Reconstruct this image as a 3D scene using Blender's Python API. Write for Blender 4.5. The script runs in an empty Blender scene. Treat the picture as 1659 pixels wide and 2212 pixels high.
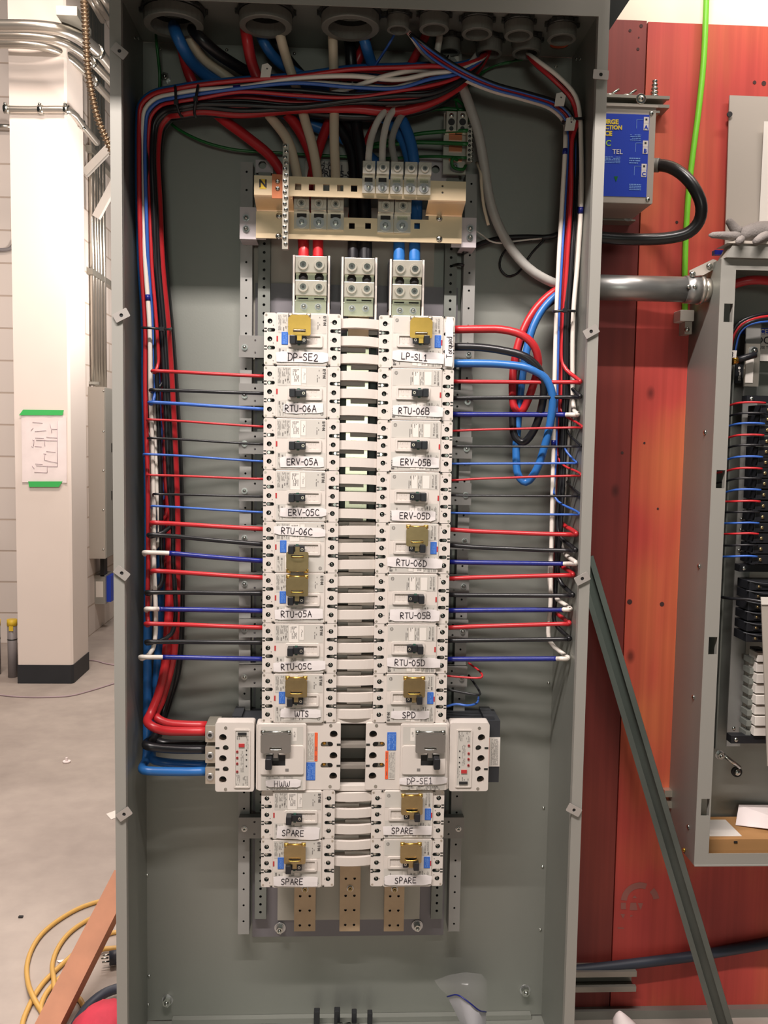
import bpy, bmesh, math, random
from mathutils import Vector, Matrix
random.seed(7)
PI = math.pi
S = bpy.context.scene
COL = S.collection
# ------------------------------------------------------------------ camera
FPX = 1941.83
CAM = Vector((.02498, -1.83269, 1.36451))
PITCH, YAW, ROLL = .08, .04856, .01656
def _ray(px, py):
    x = px - 829.5; y = py - 1106
    c, s = math.cos(ROLL), math.sin(ROLL)
    x, y = c*x + s*y, -s*x + c*y
    a, u = x/FPX, -y/FPX
    vx = a; vy = math.cos(PITCH) + u*math.sin(PITCH); vz = -math.sin(PITCH) + u*math.cos(PITCH)
    cy, sy = math.cos(YAW), math.sin(YAW)
    return Vector((cy*vx + sy*vy, -sy*vx + cy*vy, vz))
def at(px, py, Y):
    r = _ray(px, py); return CAM + r*((Y - CAM.y)/r.y)
def atz(px, py, Z):
    r = _ray(px, py); return CAM + r*((Z - CAM.z)/r.z)
def atx(px, py, X):
    r = _ray(px, py); return CAM + r*((X - CAM.x)/r.x)
cd = bpy.data.cameras.new('camera'); cam = bpy.data.objects.new('camera', cd); COL.objects.link(cam)
cd.sensor_fit = 'HORIZONTAL'; cd.sensor_width = 36.0; cd.lens = FPX/1659*36.0
cd.clip_start = .05; cd.clip_end = 60
fw = _ray(829.5, 1106).normalized()
rt = (_ray(929.5, 1106) - _ray(829.5, 1106)).normalized()
up = rt.cross(fw).normalized()
cam.matrix_world = Matrix(((rt.x, up.x, -fw.x, CAM.x), (rt.y, up.y, -fw.y, CAM.y), (rt.z, up.z, -fw.z, CAM.z), (0, 0, 0, 1)))
S.camera = cam
S.view_settings.view_transform = 'Standard'; S.view_settings.look = 'None'
S.view_settings.gamma = 1; S.view_settings.use_curve_mapping = False
S.view_settings.exposure = 0.0
# ------------------------------------------------------------------ light
W_ = bpy.data.worlds.new('world'); S.world = W_; W_.use_nodes = True
bg = W_.node_tree.nodes['Background']; bg.inputs[0].default_value = (.88, 1, .97, 1); bg.inputs[1].default_value = .036
def area(name, loc, target, sx, sy, power, col=(1, .9, .8)):
    d = bpy.data.lights.new(name, 'AREA'); d.shape = 'RECTANGLE'; d.size = sx; d.size_y = sy; d.energy = power; d.color = col
    o = bpy.data.objects.new(name, d); COL.objects.link(o); o.location = loc
    o.rotation_euler = (Vector(target) - Vector(loc)).to_track_quat('-Z', 'Y').to_euler()
    return o
area('ceiling_lamp_key', (-.50, -1.45, 3.45), (-.50, 0, 1.35), 2.1, .04, 172, (1, .905, .86))
area('ceiling_lamp_right', (1.35, -.55, 3.55), (1.35, .15, 1.9), 1.2, .12, 30, (1, .88, .80))
area('rear_glint_light', (.02, -4.6, 1.52), (.02, 0, 1.45), .9, .5, 16, (.96, 1, .88))  # unseen light behind the camera, placed to glint on the bus bars
wl = bpy.data.lights.new('work_lamp', 'POINT'); wl.energy = 60; wl.color = (1, .92, .86); wl.shadow_soft_size = .12
wlo = bpy.data.objects.new('work_lamp', wl); COL.objects.link(wlo); wlo.location = (-.80, 2.95, 2.40)
wlo2 = bpy.data.objects.new('fill_lamp_far', wl.copy()); COL.objects.link(wlo2); wlo2.location = (-.98, 4.3, 2.3); wlo2.data.energy = 34  # added fill to brighten the far side wall and its conduits
area('ceiling_lamp_back', (-1.2, 1.4, 4.2), (-1.2, 1.6, 0), 1.6, .6, 112, (1, .84, .74))
# ------------------------------------------------------------------ materials
def lin(c):
    return tuple(((x/255)/12.92 if x/255 <= .04045 else ((x/255 + .055)/1.055)**2.4) for x in c)
def mat(name, rgb, rough=.5, metal=0.0, spec=.5, var=0.0, vs=8.0, bump=0.0, bs=60.0, coat=0.0, alpha=1.0, trans=0.0):
    m = bpy.data.materials.new(name); m.use_nodes = True
    nt = m.node_tree; b = nt.nodes['Principled BSDF']
    c = lin(rgb)
    b.inputs['Base Color'].default_value = (*c, 1); b.inputs['Roughness'].default_value = rough
    b.inputs['Metallic'].default_value = metal; b.inputs['Specular IOR Level'].default_value = spec
    b.inputs['Coat Weight'].default_value = coat; b.inputs['Alpha'].default_value = alpha
    b.inputs['Transmission Weight'].default_value = trans
    tc = nt.nodes.new('ShaderNodeTexCoord')
    n = nt.nodes.new('ShaderNodeTexNoise'); n.inputs['Scale'].default_value = vs; n.inputs['Detail'].default_value = 5
    nt.links.new(tc.outputs['Object'], n.inputs['Vector'])
    if var > 0:
        r = nt.nodes.new('ShaderNodeValToRGB')
        r.color_ramp.elements[0].position = .3; r.color_ramp.elements[1].position = .7
        r.color_ramp.elements[0].color = (*[x*(1 - var) for x in c], 1)
        r.color_ramp.elements[1].color = (*[min(1, x*(1 + var)) for x in c], 1)
        nt.links.new(n.outputs['Fac'], r.inputs[0]); nt.links.new(r.outputs[0], b.inputs['Base Color'])
    if bump > 0:
        n2 = nt.nodes.new('ShaderNodeTexNoise'); n2.inputs['Scale'].default_value = bs; n2.inputs['Detail'].default_value = 4
        nt.links.new(tc.outputs['Object'], n2.inputs['Vector'])
        bm = nt.nodes.new('ShaderNodeBump'); bm.inputs['Strength'].default_value = bump; bm.inputs['Distance'].default_value = .002
        nt.links.new(n2.outputs['Fac'], bm.inputs['Height']); nt.links.new(bm.outputs[0], b.inputs['Normal'])
    return m
M = {}
M['grey'] = mat('grey_enamel', (146, 148, 141), .50, .62, .8, var=.03, vs=5, bump=.05, bs=220)
M['lip'] = mat('grey_enamel_edge', (148, 146, 139), .5, .1, .6)
M['steel'] = mat('galvanised_steel', (150, 150, 148), .38, .75, var=.10, vs=14)
M['rail'] = mat('rail_grey', (150, 149, 145), .45, .25, var=.04, vs=20)
M['railp'] = mat('perforated_rail_grey', (124, 127, 121), .45, .2)
M['brk'] = mat('bracket_grey', (140, 138, 134), .4, .3, var=.05)
M['beige'] = mat('breaker_plastic', (207, 199, 191), .45, var=.015, vs=30)
M['case'] = mat('breaker_case', (180, 170, 160), .5)
M['panelp'] = mat('label_panel', (192, 188, 180), .4)
M['white'] = mat('white_sticker', (220, 214, 206), .5)
M['print'] = mat('print_ink', (120, 116, 112), .6)
M['ink'] = mat('marker_ink', (38, 30, 40), .5)
M['well'] = mat('screw_well', (46, 52, 48), .5)
M['dark'] = mat('dark_gap', (30, 30, 31), .6)
M['chrome'] = mat('zinc_screw', (190, 192, 186), .22, 1.0)
M['black'] = mat('black_plastic', (28, 29, 33), .38)
M['blackcase'] = mat('black_moulded_case', (46, 48, 52), .5)
M['blue'] = mat('blue_sticker', (52, 104, 190), .45)
M['red'] = mat('red_mark', (176, 48, 50), .5)
M['green_p'] = mat('green_handle_pivot', (40, 80, 66), .5)
M['gold'] = mat('brass_hasp', (216, 178, 92), .30, .92, var=.05, vs=60)
M['gold_d'] = mat('bronze_hasp', (168, 148, 108), .30, .9, var=.08, vs=60)
M['silver'] = mat('steel_hasp', (168, 168, 166), .24, .95)
M['tape'] = mat('white_tape', (222, 216, 214), .62, var=.02, vs=40, bump=.1, bs=90)
M['chromate'] = mat('yellow_chromate_steel', (234, 210, 174), .36, .75, var=.06, vs=22)
M['alu'] = mat('aluminium_lug', (206, 198, 184), .32, .8, var=.04, vs=60)
M['washer'] = mat('zinc_washer', (196, 196, 196), .3, .85)
M['copper'] = mat('copper', (206, 128, 92), .35, .8, var=.08, vs=40)
M['busbar'] = mat('copper_busbar', (186, 162, 132), .5, .35, var=.08, vs=30)
M['tinbar'] = mat('tinned_busbar', (205, 205, 180), .25, .9, var=.05, vs=30)
M['orange'] = mat('orange_sticker', (226, 92, 48), .5)
M['lilac'] = mat('pale_mounting_plate', (192, 184, 186), .4, .15)
M['strap'] = mat('strap_sleeve', (206, 198, 190), .5, var=.03, vs=20)
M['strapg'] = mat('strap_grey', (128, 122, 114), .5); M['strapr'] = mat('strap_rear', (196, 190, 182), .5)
M['wred'] = mat('red_insulation', (182, 38, 44), .36, var=.03, vs=30)
M['wblack'] = mat('black_insulation', (25, 25, 28), .34)
M['wblue'] = mat('blue_insulation', (42, 104, 172), .36)
M['wblue2'] = mat('blue_small_insulation', (52, 96, 178), .36)
M['wwhite'] = mat('white_insulation', (226, 218, 208), .4)
M['wcream'] = mat('cream_feeder_insulation', (212, 196, 172), .42)
M['wgreen'] = mat('green_insulation', (26, 98, 44), .36)
M['wtape'] = mat('blue_tape', (22, 32, 118), .32, var=.15, vs=90)
M['wgrey'] = mat('grey_cable_sheath', (168, 166, 160), .45, var=.04, vs=80)
M['bush'] = mat('grey_bushing', (104, 104, 98), .5)
M['nut'] = mat('locknut_steel', (70, 72, 70), .35, .7)
M['lime'] = mat('lime_green_cable', (122, 204, 52), .45)
M['signblue'] = mat('sign_blue', (30, 62, 178), .42)
M['yellow'] = mat('yellow_print', (222, 196, 64), .5)
M['lgreen'] = mat('green_print', (150, 190, 70), .5)
M['flex'] = mat('black_flex_conduit', (26, 25, 26), .3)
M['emt'] = mat('emt_conduit', (196, 190, 180), .28, .85, var=.04, vs=10)
M['mc'] = mat('bronze_armour', (158, 136, 112), .34, .8)
M['rigid'] = mat('rigid_conduit', (170, 170, 168), .36, .8, var=.08, vs=16)
M['cream'] = mat('cream_paint', (228, 216, 207), .7, var=.02, vs=3)
M['colbase'] = mat('black_base_paint', (38, 40, 44), .6, var=.1, vs=12)
M['paper'] = mat('paper', (238, 226, 224), .75, var=.03, vs=18)
M['paperink'] = mat('pencil_line', (170, 150, 156), .7)
M['gtape'] = mat('green_painters_tape', (62, 184, 92), .6)
M['pipe'] = mat('grey_pvc', (138, 132, 132), .5)
M['ytape'] = mat('yellow_tape', (226, 190, 52), .5)
M['cord'] = mat('yellow_cord_jacket', (200, 158, 84), .5)
M['cordk'] = mat('navy_black_cord', (48, 54, 66), .5)
M['wood'] = mat('orange_wood', (172, 116, 84), .6, var=.12, vs=14)
M['redbag'] = mat('red_fabric', (188, 52, 70), .8, var=.15, vs=24, bump=.5, bs=40)
M['card'] = mat('cardboard', (170, 126, 78), .75, var=.05, vs=12)
M['glove'] = mat('grey_knit_glove', (124, 118, 114), .9, var=.1, vs=60, bump=.6, bs=300)
M['bag'] = mat('clear_plastic', (225, 222, 222), .12, alpha=.08)
M['bagw'] = mat('white_bag_label', (188, 186, 190), .5)
M['dpanel'] = mat('panel_cover_grey', (168, 160, 150), .45)
M['mauve'] = mat('mounting_pan_grey', (122, 118, 122), .4, .2)
M['insul'] = mat('insulating_sheet', (184, 178, 166), .5)
M['zinc'] = mat('strut_zinc', (98, 103, 98), .34, .7, var=.12, vs=10)
M['wallw'] = mat('white_wall_paint', (240, 226, 206), .7)
M['brass'] = mat('brass_screw', (214, 160, 70), .25, .9)
def concrete():
    m = mat('concrete', (176, 158, 142), .62, var=.0); nt = m.node_tree; b = nt.nodes['Principled BSDF']
    tc = nt.nodes.new('ShaderNodeTexCoord')
    n1 = nt.nodes.new('ShaderNodeTexNoise'); n1.inputs['Scale'].default_value = 1.3; n1.inputs['Detail'].default_value = 9; n1.inputs['Roughness'].default_value = .62
    n2 = nt.nodes.new('ShaderNodeTexNoise'); n2.inputs['Scale'].default_value = 14; n2.inputs['Detail'].default_value = 6
    r = nt.nodes.new('ShaderNodeValToRGB'); r.color_ramp.elements[0].position = .32; r.color_ramp.elements[1].position = .7
    r.color_ramp.elements[0].color = (*lin((150, 138, 130)), 1); r.color_ramp.elements[1].color = (*lin((180, 168, 158)), 1)
    r2 = nt.nodes.new('ShaderNodeValToRGB'); r2.color_ramp.elements[0].color = (.82, .82, .82, 1); r2.color_ramp.elements[1].color = (1.1, 1.1, 1.1, 1)
    mx = nt.nodes.new('ShaderNodeMixRGB'); mx.blend_type = 'MULTIPLY'; mx.inputs[0].default_value = 1
    for n in (n1, n2): nt.links.new(tc.outputs['Object'], n.inputs['Vector'])
    nt.links.new(n1.outputs['Fac'], r.inputs[0]); nt.links.new(n2.outputs['Fac'], r2.inputs[0])
    nt.links.new(r.outputs[0], mx.inputs[1]); nt.links.new(r2.outputs[0], mx.inputs[2]); nt.links.new(mx.outputs[0], b.inputs['Base Color'])
    return m
M['concrete'] = concrete()
def blockwall(name, axis):
    m = mat(name, (222, 204, 190), .75); nt = m.node_tree; b = nt.nodes['Principled BSDF']
    g = nt.nodes.new('ShaderNodeNewGeometry'); sp = nt.nodes.new('ShaderNodeSeparateXYZ'); cb = nt.nodes.new('ShaderNodeCombineXYZ')
    nt.links.new(g.outputs['Position'], sp.inputs[0]); nt.links.new(sp.outputs[axis], cb.inputs[0]); nt.links.new(sp.outputs[2], cb.inputs[1])
    br = nt.nodes.new('ShaderNodeTexBrick'); br.inputs['Scale'].default_value = 1; br.inputs['Brick Width'].default_value = .406; br.inputs['Row Height'].default_value = .203
    br.inputs['Mortar Size'].default_value = .006; br.inputs['Mortar Smooth'].default_value = .3
    br.inputs['Color1'].default_value = (*lin((220, 208, 199)), 1); br.inputs['Color2'].default_value = (*lin((215, 203, 194)), 1); br.inputs['Mortar'].default_value = (*lin((186, 168, 154)), 1)
    nt.links.new(cb.outputs[0], br.inputs['Vector']); nt.links.new(br.outputs['Color'], b.inputs['Base Color'])
    bm = nt.nodes.new('ShaderNodeBump'); bm.invert = True; bm.inputs['Strength'].default_value = .5; bm.inputs['Distance'].default_value = .006
    nt.links.new(br.outputs['Fac'], bm.inputs['Height']); nt.links.new(bm.outputs[0], b.inputs['Normal'])
    return m
def plywood(name, lo, mid, hi, seed):
    m = mat(name, mid, .5); nt = m.node_tree; b = nt.nodes['Principled BSDF']; L = nt.links.new
    g = nt.nodes.new('ShaderNodeNewGeometry')
    mp = nt.nodes.new('ShaderNodeMapping'); mp.inputs['Location'].default_value = (seed, 0, seed*1.7); mp.inputs['Scale'].default_value = (9, 9, .9)
    L(g.outputs['Position'], mp.inputs['Vector'])
    n1 = nt.nodes.new('ShaderNodeTexNoise'); n1.inputs['Scale'].default_value = .75; n1.inputs['Detail'].default_value = 3; n1.inputs['Distortion'].default_value = 1.2
    L(mp.outputs[0], n1.inputs['Vector'])
    mp2 = nt.nodes.new('ShaderNodeMapping'); mp2.inputs['Scale'].default_value = (70, 70, 1.1); L(g.outputs['Position'], mp2.inputs['Vector'])
    n2 = nt.nodes.new('ShaderNodeTexNoise'); n2.inputs['Scale'].default_value = 1; n2.inputs['Detail'].default_value = 3; L(mp2.outputs[0], n2.inputs['Vector'])
    n3 = nt.nodes.new('ShaderNodeTexNoise'); n3.inputs['Scale'].default_value = 2.6; n3.inputs['Detail'].default_value = 2
    mp3 = nt.nodes.new('ShaderNodeMapping'); mp3.inputs['Location'].default_value = (seed*2, 3, 1); L(g.outputs['Position'], mp3.inputs['Vector']); L(mp3.outputs[0], n3.inputs['Vector'])
    r = nt.nodes.new('ShaderNodeValToRGB'); e = r.color_ramp.elements
    e[0].position = .30; e[0].color = (*lin(lo), 1); e[1].position = .72; e[1].color = (*lin(hi), 1)
    q = e.new(.5); q.color = (*lin(mid), 1)
    ad = nt.nodes.new('ShaderNodeMath'); ad.operation = 'MULTIPLY_ADD'; ad.inputs[1].default_value = .75; L(n3.outputs['Fac'], ad.inputs[0])
    ad2 = nt.nodes.new('ShaderNodeMath'); ad2.operation = 'MULTIPLY'; ad2.inputs[1].default_value = .32; L(n1.outputs['Fac'], ad2.inputs[0]); L(ad2.outputs[0], ad.inputs[2])
    L(ad.outputs[0], r.inputs[0])
    gr = nt.nodes.new('ShaderNodeValToRGB'); gr.color_ramp.elements[0].position = .35; gr.color_ramp.elements[0].color = (.82, .78, .76, 1); gr.color_ramp.elements[1].position = .6; gr.color_ramp.elements[1].color = (1, 1, 1, 1)
    L(n2.outputs['Fac'], gr.inputs[0])
    mx = nt.nodes.new('ShaderNodeMixRGB'); mx.blend_type = 'MULTIPLY'; mx.inputs[0].default_value = .8; L(r.outputs[0], mx.inputs[1]); L(gr.outputs[0], mx.inputs[2])
    # knots
    mp4 = nt.nodes.new('ShaderNodeMapping'); mp4.inputs['Location'].default_value = (seed*.37 + .11, 0, .21*seed); mp4.inputs['Scale'].default_value = (5.2, .01, 3.2); L(g.outputs['Position'], mp4.inputs['Vector'])
    vo = nt.nodes.new('ShaderNodeTexVoronoi'); vo.inputs['Scale'].default_value = 1.0; L(mp4.outputs[0], vo.inputs['Vector'])
    kr = nt.nodes.new('ShaderNodeValToRGB'); kr.color_ramp.elements[0].position = .018; kr.color_ramp.elements[0].color = (.25, .2, .2, 1); kr.color_ramp.elements[1].position = .065; kr.color_ramp.elements[1].color = (1, 1, 1, 1)
    L(vo.outputs['Distance'], kr.inputs[0])
    mk = nt.nodes.new('ShaderNodeMixRGB'); mk.blend_type = 'MULTIPLY'; mk.inputs[0].default_value = .85; L(mx.outputs[0], mk.inputs[1]); L(kr.outputs[0], mk.inputs[2])
    L(mk.outputs[0], b.inputs['Base Color'])
    return m
M['cmu_x'] = blockwall('painted_block_front', 0); M['cmu_y'] = blockwall('painted_block_side', 1)
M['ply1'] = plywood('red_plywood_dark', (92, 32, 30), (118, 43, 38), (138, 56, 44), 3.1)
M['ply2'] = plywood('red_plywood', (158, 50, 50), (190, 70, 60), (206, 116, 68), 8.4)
# ------------------------------------------------------------------ mesh builder
class MB:
    def __init__(s): s.v = []; s.f = []; s.mi = []; s.sm = []; s.mats = []
    def _m(s, m):
        if m not in s.mats: s.mats.append(m)
        return s.mats.index(m)
    def face(s, idx, m, smooth=False): s.f.append(idx); s.mi.append(s._m(m)); s.sm.append(smooth)
    def poly(s, pts, m):
        b = len(s.v); s.v += [tuple(p) for p in pts]; s.face(tuple(range(b, b + len(pts))), m)
    def box(s, x0, x1, y0, y1, z0, z1, m, rot=None):
        b = len(s.v); ps = [(x0, y0, z0), (x1, y0, z0), (x1, y1, z0), (x0, y1, z0), (x0, y0, z1), (x1, y0, z1), (x1, y1, z1), (x0, y1, z1)]
        if rot:
            c = Vector(((x0 + x1)/2, (y0 + y1)/2, (z0 + z1)/2)); ps = [tuple(c + rot @ (Vector(p) - c)) for p in ps]
        s.v += ps
        for q in ((0, 3, 2, 1), (4, 5, 6, 7), (0, 1, 5, 4), (1, 2, 6, 5), (2, 3, 7, 6), (3, 0, 4, 7)): s.face(tuple(b + i for i in q), m)
        return s
    def loops(s, rings, m, closed=True, cap0=True, cap1=True, smooth=False):
        n = len(rings[0]); b = len(s.v)
        for r in rings: s.v += [tuple(p) for p in r]
        for i in range(len(rings) - 1):
            for j in range(n if closed else n - 1):
                k = (j + 1) % n; a = b + i*n
                s.face((a + j, a + k, a + n + k, a + n + j), m, smooth)
        if cap0: s.face(tuple(b + j for j in range(n))[::-1], m)
        if cap1: s.face(tuple(b + (len(rings) - 1)*n + j for j in range(n)), m)
        return s
    def cyl(s, c, axis, r, h, m, seg=16, r2=None, smooth=True):
        axis = Vector(axis).normalized(); u = axis.orthogonal().normalized(); w = axis.cross(u); c = Vector(c)
        r2 = r if r2 is None else r2
        rings = [[c + axis*(h*t) + (u*math.cos(2*PI*k/seg) + w*math.sin(2*PI*k/seg))*rr for k in range(seg)] for t, rr in ((0, r), (1, r2))]
        return s.loops(rings, m, smooth=smooth)
    def ring(s, c, axis, ro, ri, h, m, seg=24):
        axis = Vector(axis).normalized(); u = axis.orthogonal().normalized(); w = axis.cross(u); c = Vector(c)
        def R(r, t): return [c + axis*t + (u*math.cos(2*PI*k/seg) + w*math.sin(2*PI*k/seg))*r for k in range(seg)]
        b = .12*(ro - ri)
        return s.loops([R(ri, 0), R(ro - b, 0), R(ro, b), R(ro, h - b), R(ro - b, h), R(ri, h), R(ri, 0)], m, cap0=False, cap1=False, smooth=False)
    def dome(s, c, axis, r, h, m, seg=14):
        axis = Vector(axis).normalized(); u = axis.orthogonal().normalized(); w = axis.cross(u); c = Vector(c)
        rs = [[c + axis*(h*math.sin(t)) + (u*math.cos(2*PI*k/seg) + w*math.sin(2*PI*k/seg))*(r*math.cos(t)) for k in range(seg)] for t in (0, .35, .75, 1.15, 1.5)]
        return s.loops(rs, m, smooth=True)
    def rplate(s, x0, x1, z0, z1, y0, y1, m, r=.003, bev=.001, n=4):
        def outl(d):
            rr = max(r - d, .0003); o = []
            for cx, cz, a0 in ((x1 - d - rr, z1 - d - rr, 0), (x0 + d + rr, z1 - d - rr, 90), (x0 + d + rr, z0 + d + rr, 180), (x1 - d - rr, z0 + d + rr, 270)):
                for k in range(n + 1):
                    a = math.radians(a0 + 90*k/n); o.append((cx + rr*math.cos(a), cz + rr*math.sin(a)))
            return o
        R = lambda d, y: [(x, y, z) for x, z in outl(d)]
        return s.loops([R(bev, y0), R(bev*.3, y0 + bev*.3), R(0, y0 + bev), R(0, y1)], m, smooth=False)
    def prism(s, poly, y0, y1, m):
        return s.loops([[(x, y0, z) for x, z in poly], [(x, y1, z) for x, z in poly]], m)
    def holed(s, outline, holes, y0, y1, m, mw=None):
        bm = bmesh.new(); es = []
        for lp in [outline] + holes:
            vs = [bm.verts.new((x, 0, z)) for x, z in lp]
            es += [bm.edges.new((vs[i], vs[(i + 1) % len(vs)])) for i in range(len(vs))]
        bmesh.ops.triangle_fill(bm, edges=es, use_beauty=True, use_dissolve=False, normal=(0, -1, 0))
        bm.verts.index_update(); b = len(s.v); n = len(bm.verts)
        s.v += [(v.co.x, y0, v.co.z) for v in bm.verts]; s.v += [(v.co.x, y1, v.co.z) for v in bm.verts]
        for f in bm.faces:
            ids = [v.index for v in f.verts]
            if f.normal.y > 0: ids = ids[::-1]
            s.face(tuple(b + i for i in ids), m); s.face(tuple(b + n + i for i in ids[::-1]), m)
        o = 0
        for k, lp in enumerate([outline] + holes):
            q = len(lp)
            for i in range(q):
                j = (i + 1) % q; s.face((b + o + i, b + o + j, b + n + o + j, b + n + o + i), (mw or m) if k else m)
            o += q
        bm.free(); return s
    def tube(s, pts, r, m, seg=10, cap=True):
        pts = [Vector(p) for p in pts]; n = len(pts)
        rs = r if isinstance(r, (list, tuple)) else [r]*n
        T = [(pts[min(i + 1, n - 1)] - pts[max(i - 1, 0)]).normalized() for i in range(n)]
        u = T[0].orthogonal().normalized(); rings = []
        for i in range(n):
            u = (u - T[i]*u.dot(T[i]))
            u = u.normalized() if u.length > 1e-6 else T[i].orthogonal().normalized()
            w = T[i].cross(u)
            rings.append([pts[i] + (u*math.cos(2*PI*k/seg) + w*math.sin(2*PI*k/seg))*rs[i] for k in range(seg)])
        return s.loops(rings, m, cap0=cap, cap1=cap, smooth=True)
    def mesh(s, name, off=None, fix=True):
        me = bpy.data.meshes.new(name); v = s.v
        if off: v = [(x - off[0], y - off[1], z - off[2]) for x, y, z in v]
        me.from_pydata(v, [], s.f)
        for m in s.mats: me.materials.append(m)
        me.polygons.foreach_set('material_index', s.mi); me.polygons.foreach_set('use_smooth', s.sm)
        if fix:
            bm = bmesh.new(); bm.from_mesh(me); bmesh.ops.recalc_face_normals(bm, faces=bm.faces); bm.to_mesh(me); bm.free()
        me.update(); return me
    def obj(s, name, parent=None, local=False):
        off = None
        if not local:
            off = Vector((0, 0, 0)); p = parent
            while p: off = off + p.location; p = p.parent
        return put(name, s.mesh(name, off), parent)
def put(name, me, parent=None):
    o = bpy.data.objects.new(name, me); COL.objects.link(o); o.parent = parent; return o
def tag(o, label, cat, group=None):
    o['label'] = label; o['category'] = cat
    if group: o['group'] = group
    return o
def thing(name, label, cat, loc=(0, 0, 0), group=None):
    o = bpy.data.objects.new(name, None); COL.objects.link(o); o.location = loc; o.empty_display_size = .02
    return tag(o, label, cat, group)
def struct(o): o['kind'] = 'structure'; return o
def circ(cx, cz, r, n=12, a=0): return [(cx + r*math.cos(2*PI*k/n + a), cz + r*math.sin(2*PI*k/n + a)) for k in range(n)]
def rect(x0, x1, z0, z1): return [(x0, z0), (x1, z0), (x1, z1), (x0, z1)]
def rrect(x0, x1, z0, z1, r, n=4):
    o = []
    for cx, cz, a0 in ((x1 - r, z1 - r, 0), (x0 + r, z1 - r, 90), (x0 + r, z0 + r, 180), (x1 - r, z0 + r, 270)):
        for k in range(n + 1):
            a = math.radians(a0 + 90*k/n); o.append((cx + r*math.cos(a), cz + r*math.sin(a)))
    return o
def spline(pts, step=.012):
    """centripetal Catmull-Rom; returns (points, params)"""
    P = [Vector(p) for p in pts]
    Q = [P[0]*2 - P[1]] + P + [P[-1]*2 - P[-2]]
    out = []; par = []
    for i in range(1, len(Q) - 2):
        p0, p1, p2, p3 = Q[i - 1:i + 3]
        t0 = 0; t1 = t0 + max((p1 - p0).length, 1e-5)**.5; t2 = t1 + max((p2 - p1).length, 1e-5)**.5; t3 = t2 + max((p3 - p2).length, 1e-5)**.5
        n = max(3, min(40, int((p2 - p1).length/step)))
        for k in range(n):
            t = t1 + (t2 - t1)*k/n
            a1 = p0*((t1 - t)/(t1 - t0)) + p1*((t - t0)/(t1 - t0)); a2 = p1*((t2 - t)/(t2 - t1)) + p2*((t - t1)/(t2 - t1)); a3 = p2*((t3 - t)/(t3 - t2)) + p3*((t - t2)/(t3 - t2))
            b1 = a1*((t2 - t)/(t2 - t0)) + a2*((t - t0)/(t2 - t0)); b2 = a2*((t3 - t)/(t3 - t1)) + a3*((t - t1)/(t3 - t1))
            out.append(b1*((t2 - t)/(t2 - t1)) + b2*((t - t1)/(t2 - t1))); par.append(i - 1 + k/n)
    out.append(P[-1]); par.append(len(P) - 1)
    return out, par
def P3(p):
    """(px,py,Y) -> world on the plane y=Y ; ('z',px,py,Z) -> world on the plane z=Z"""
    if isinstance(p, Vector): return p
    if p[0] == 'z': return atz(p[1], p[2], p[3])
    return at(*p)
def wire(name, label, cat, m, r, pts, group=None, tapes=(), seg=9, step=.012):
    W3 = [P3(p) for p in pts]
    c, par = spline(W3, step)
    o = MB().tube(c, r, m, seg).obj(name)
    tag(o, label, cat, group)
    for nm, i0, i1, tm in tapes:
        q = [p for p, t in zip(c, par) if i0 <= t <= i1]
        if len(q) > 1: MB().tube(q, r*1.07 + .0002, tm, seg).obj(nm, o)
    return o
def textmesh(txt, size, m, name='lettering', align='LEFT', bold=0):
    cu = bpy.data.curves.new('t', 'FONT'); cu.body = txt; cu.size = size; cu.align_x = align; cu.extrude = .0002; cu.offset = bold; cu.resolution_u = 3
    ob = bpy.data.objects.new('t', cu); COL.objects.link(ob)
    dg = bpy.context.evaluated_depsgraph_get(); me = bpy.data.meshes.new_from_object(ob.evaluated_get(dg))
    bpy.data.objects.remove(ob); bpy.data.curves.remove(cu); me.name = name
    me.materials.clear(); me.materials.append(m); return me
def textput(txt, size, m, loc, parent=None, rotz=0.0, align='LEFT', bold=0, name='lettering', face=None):
    """text standing in the XZ plane facing -Y, turned by rotz (deg, in that plane)"""
    me = textmesh(txt, size, m, name, align, bold)
    me.transform(Matrix.Rotation(math.radians(rotz), 4, 'Z')); me.transform(Matrix.Rotation(PI/2, 4, 'X'))
    if face: me.transform(face)
    off = Vector(loc); p = parent
    while p: off = off - p.location; p = p.parent
    me.transform(Matrix.Translation(off)); return put(name, me, parent)
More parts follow.
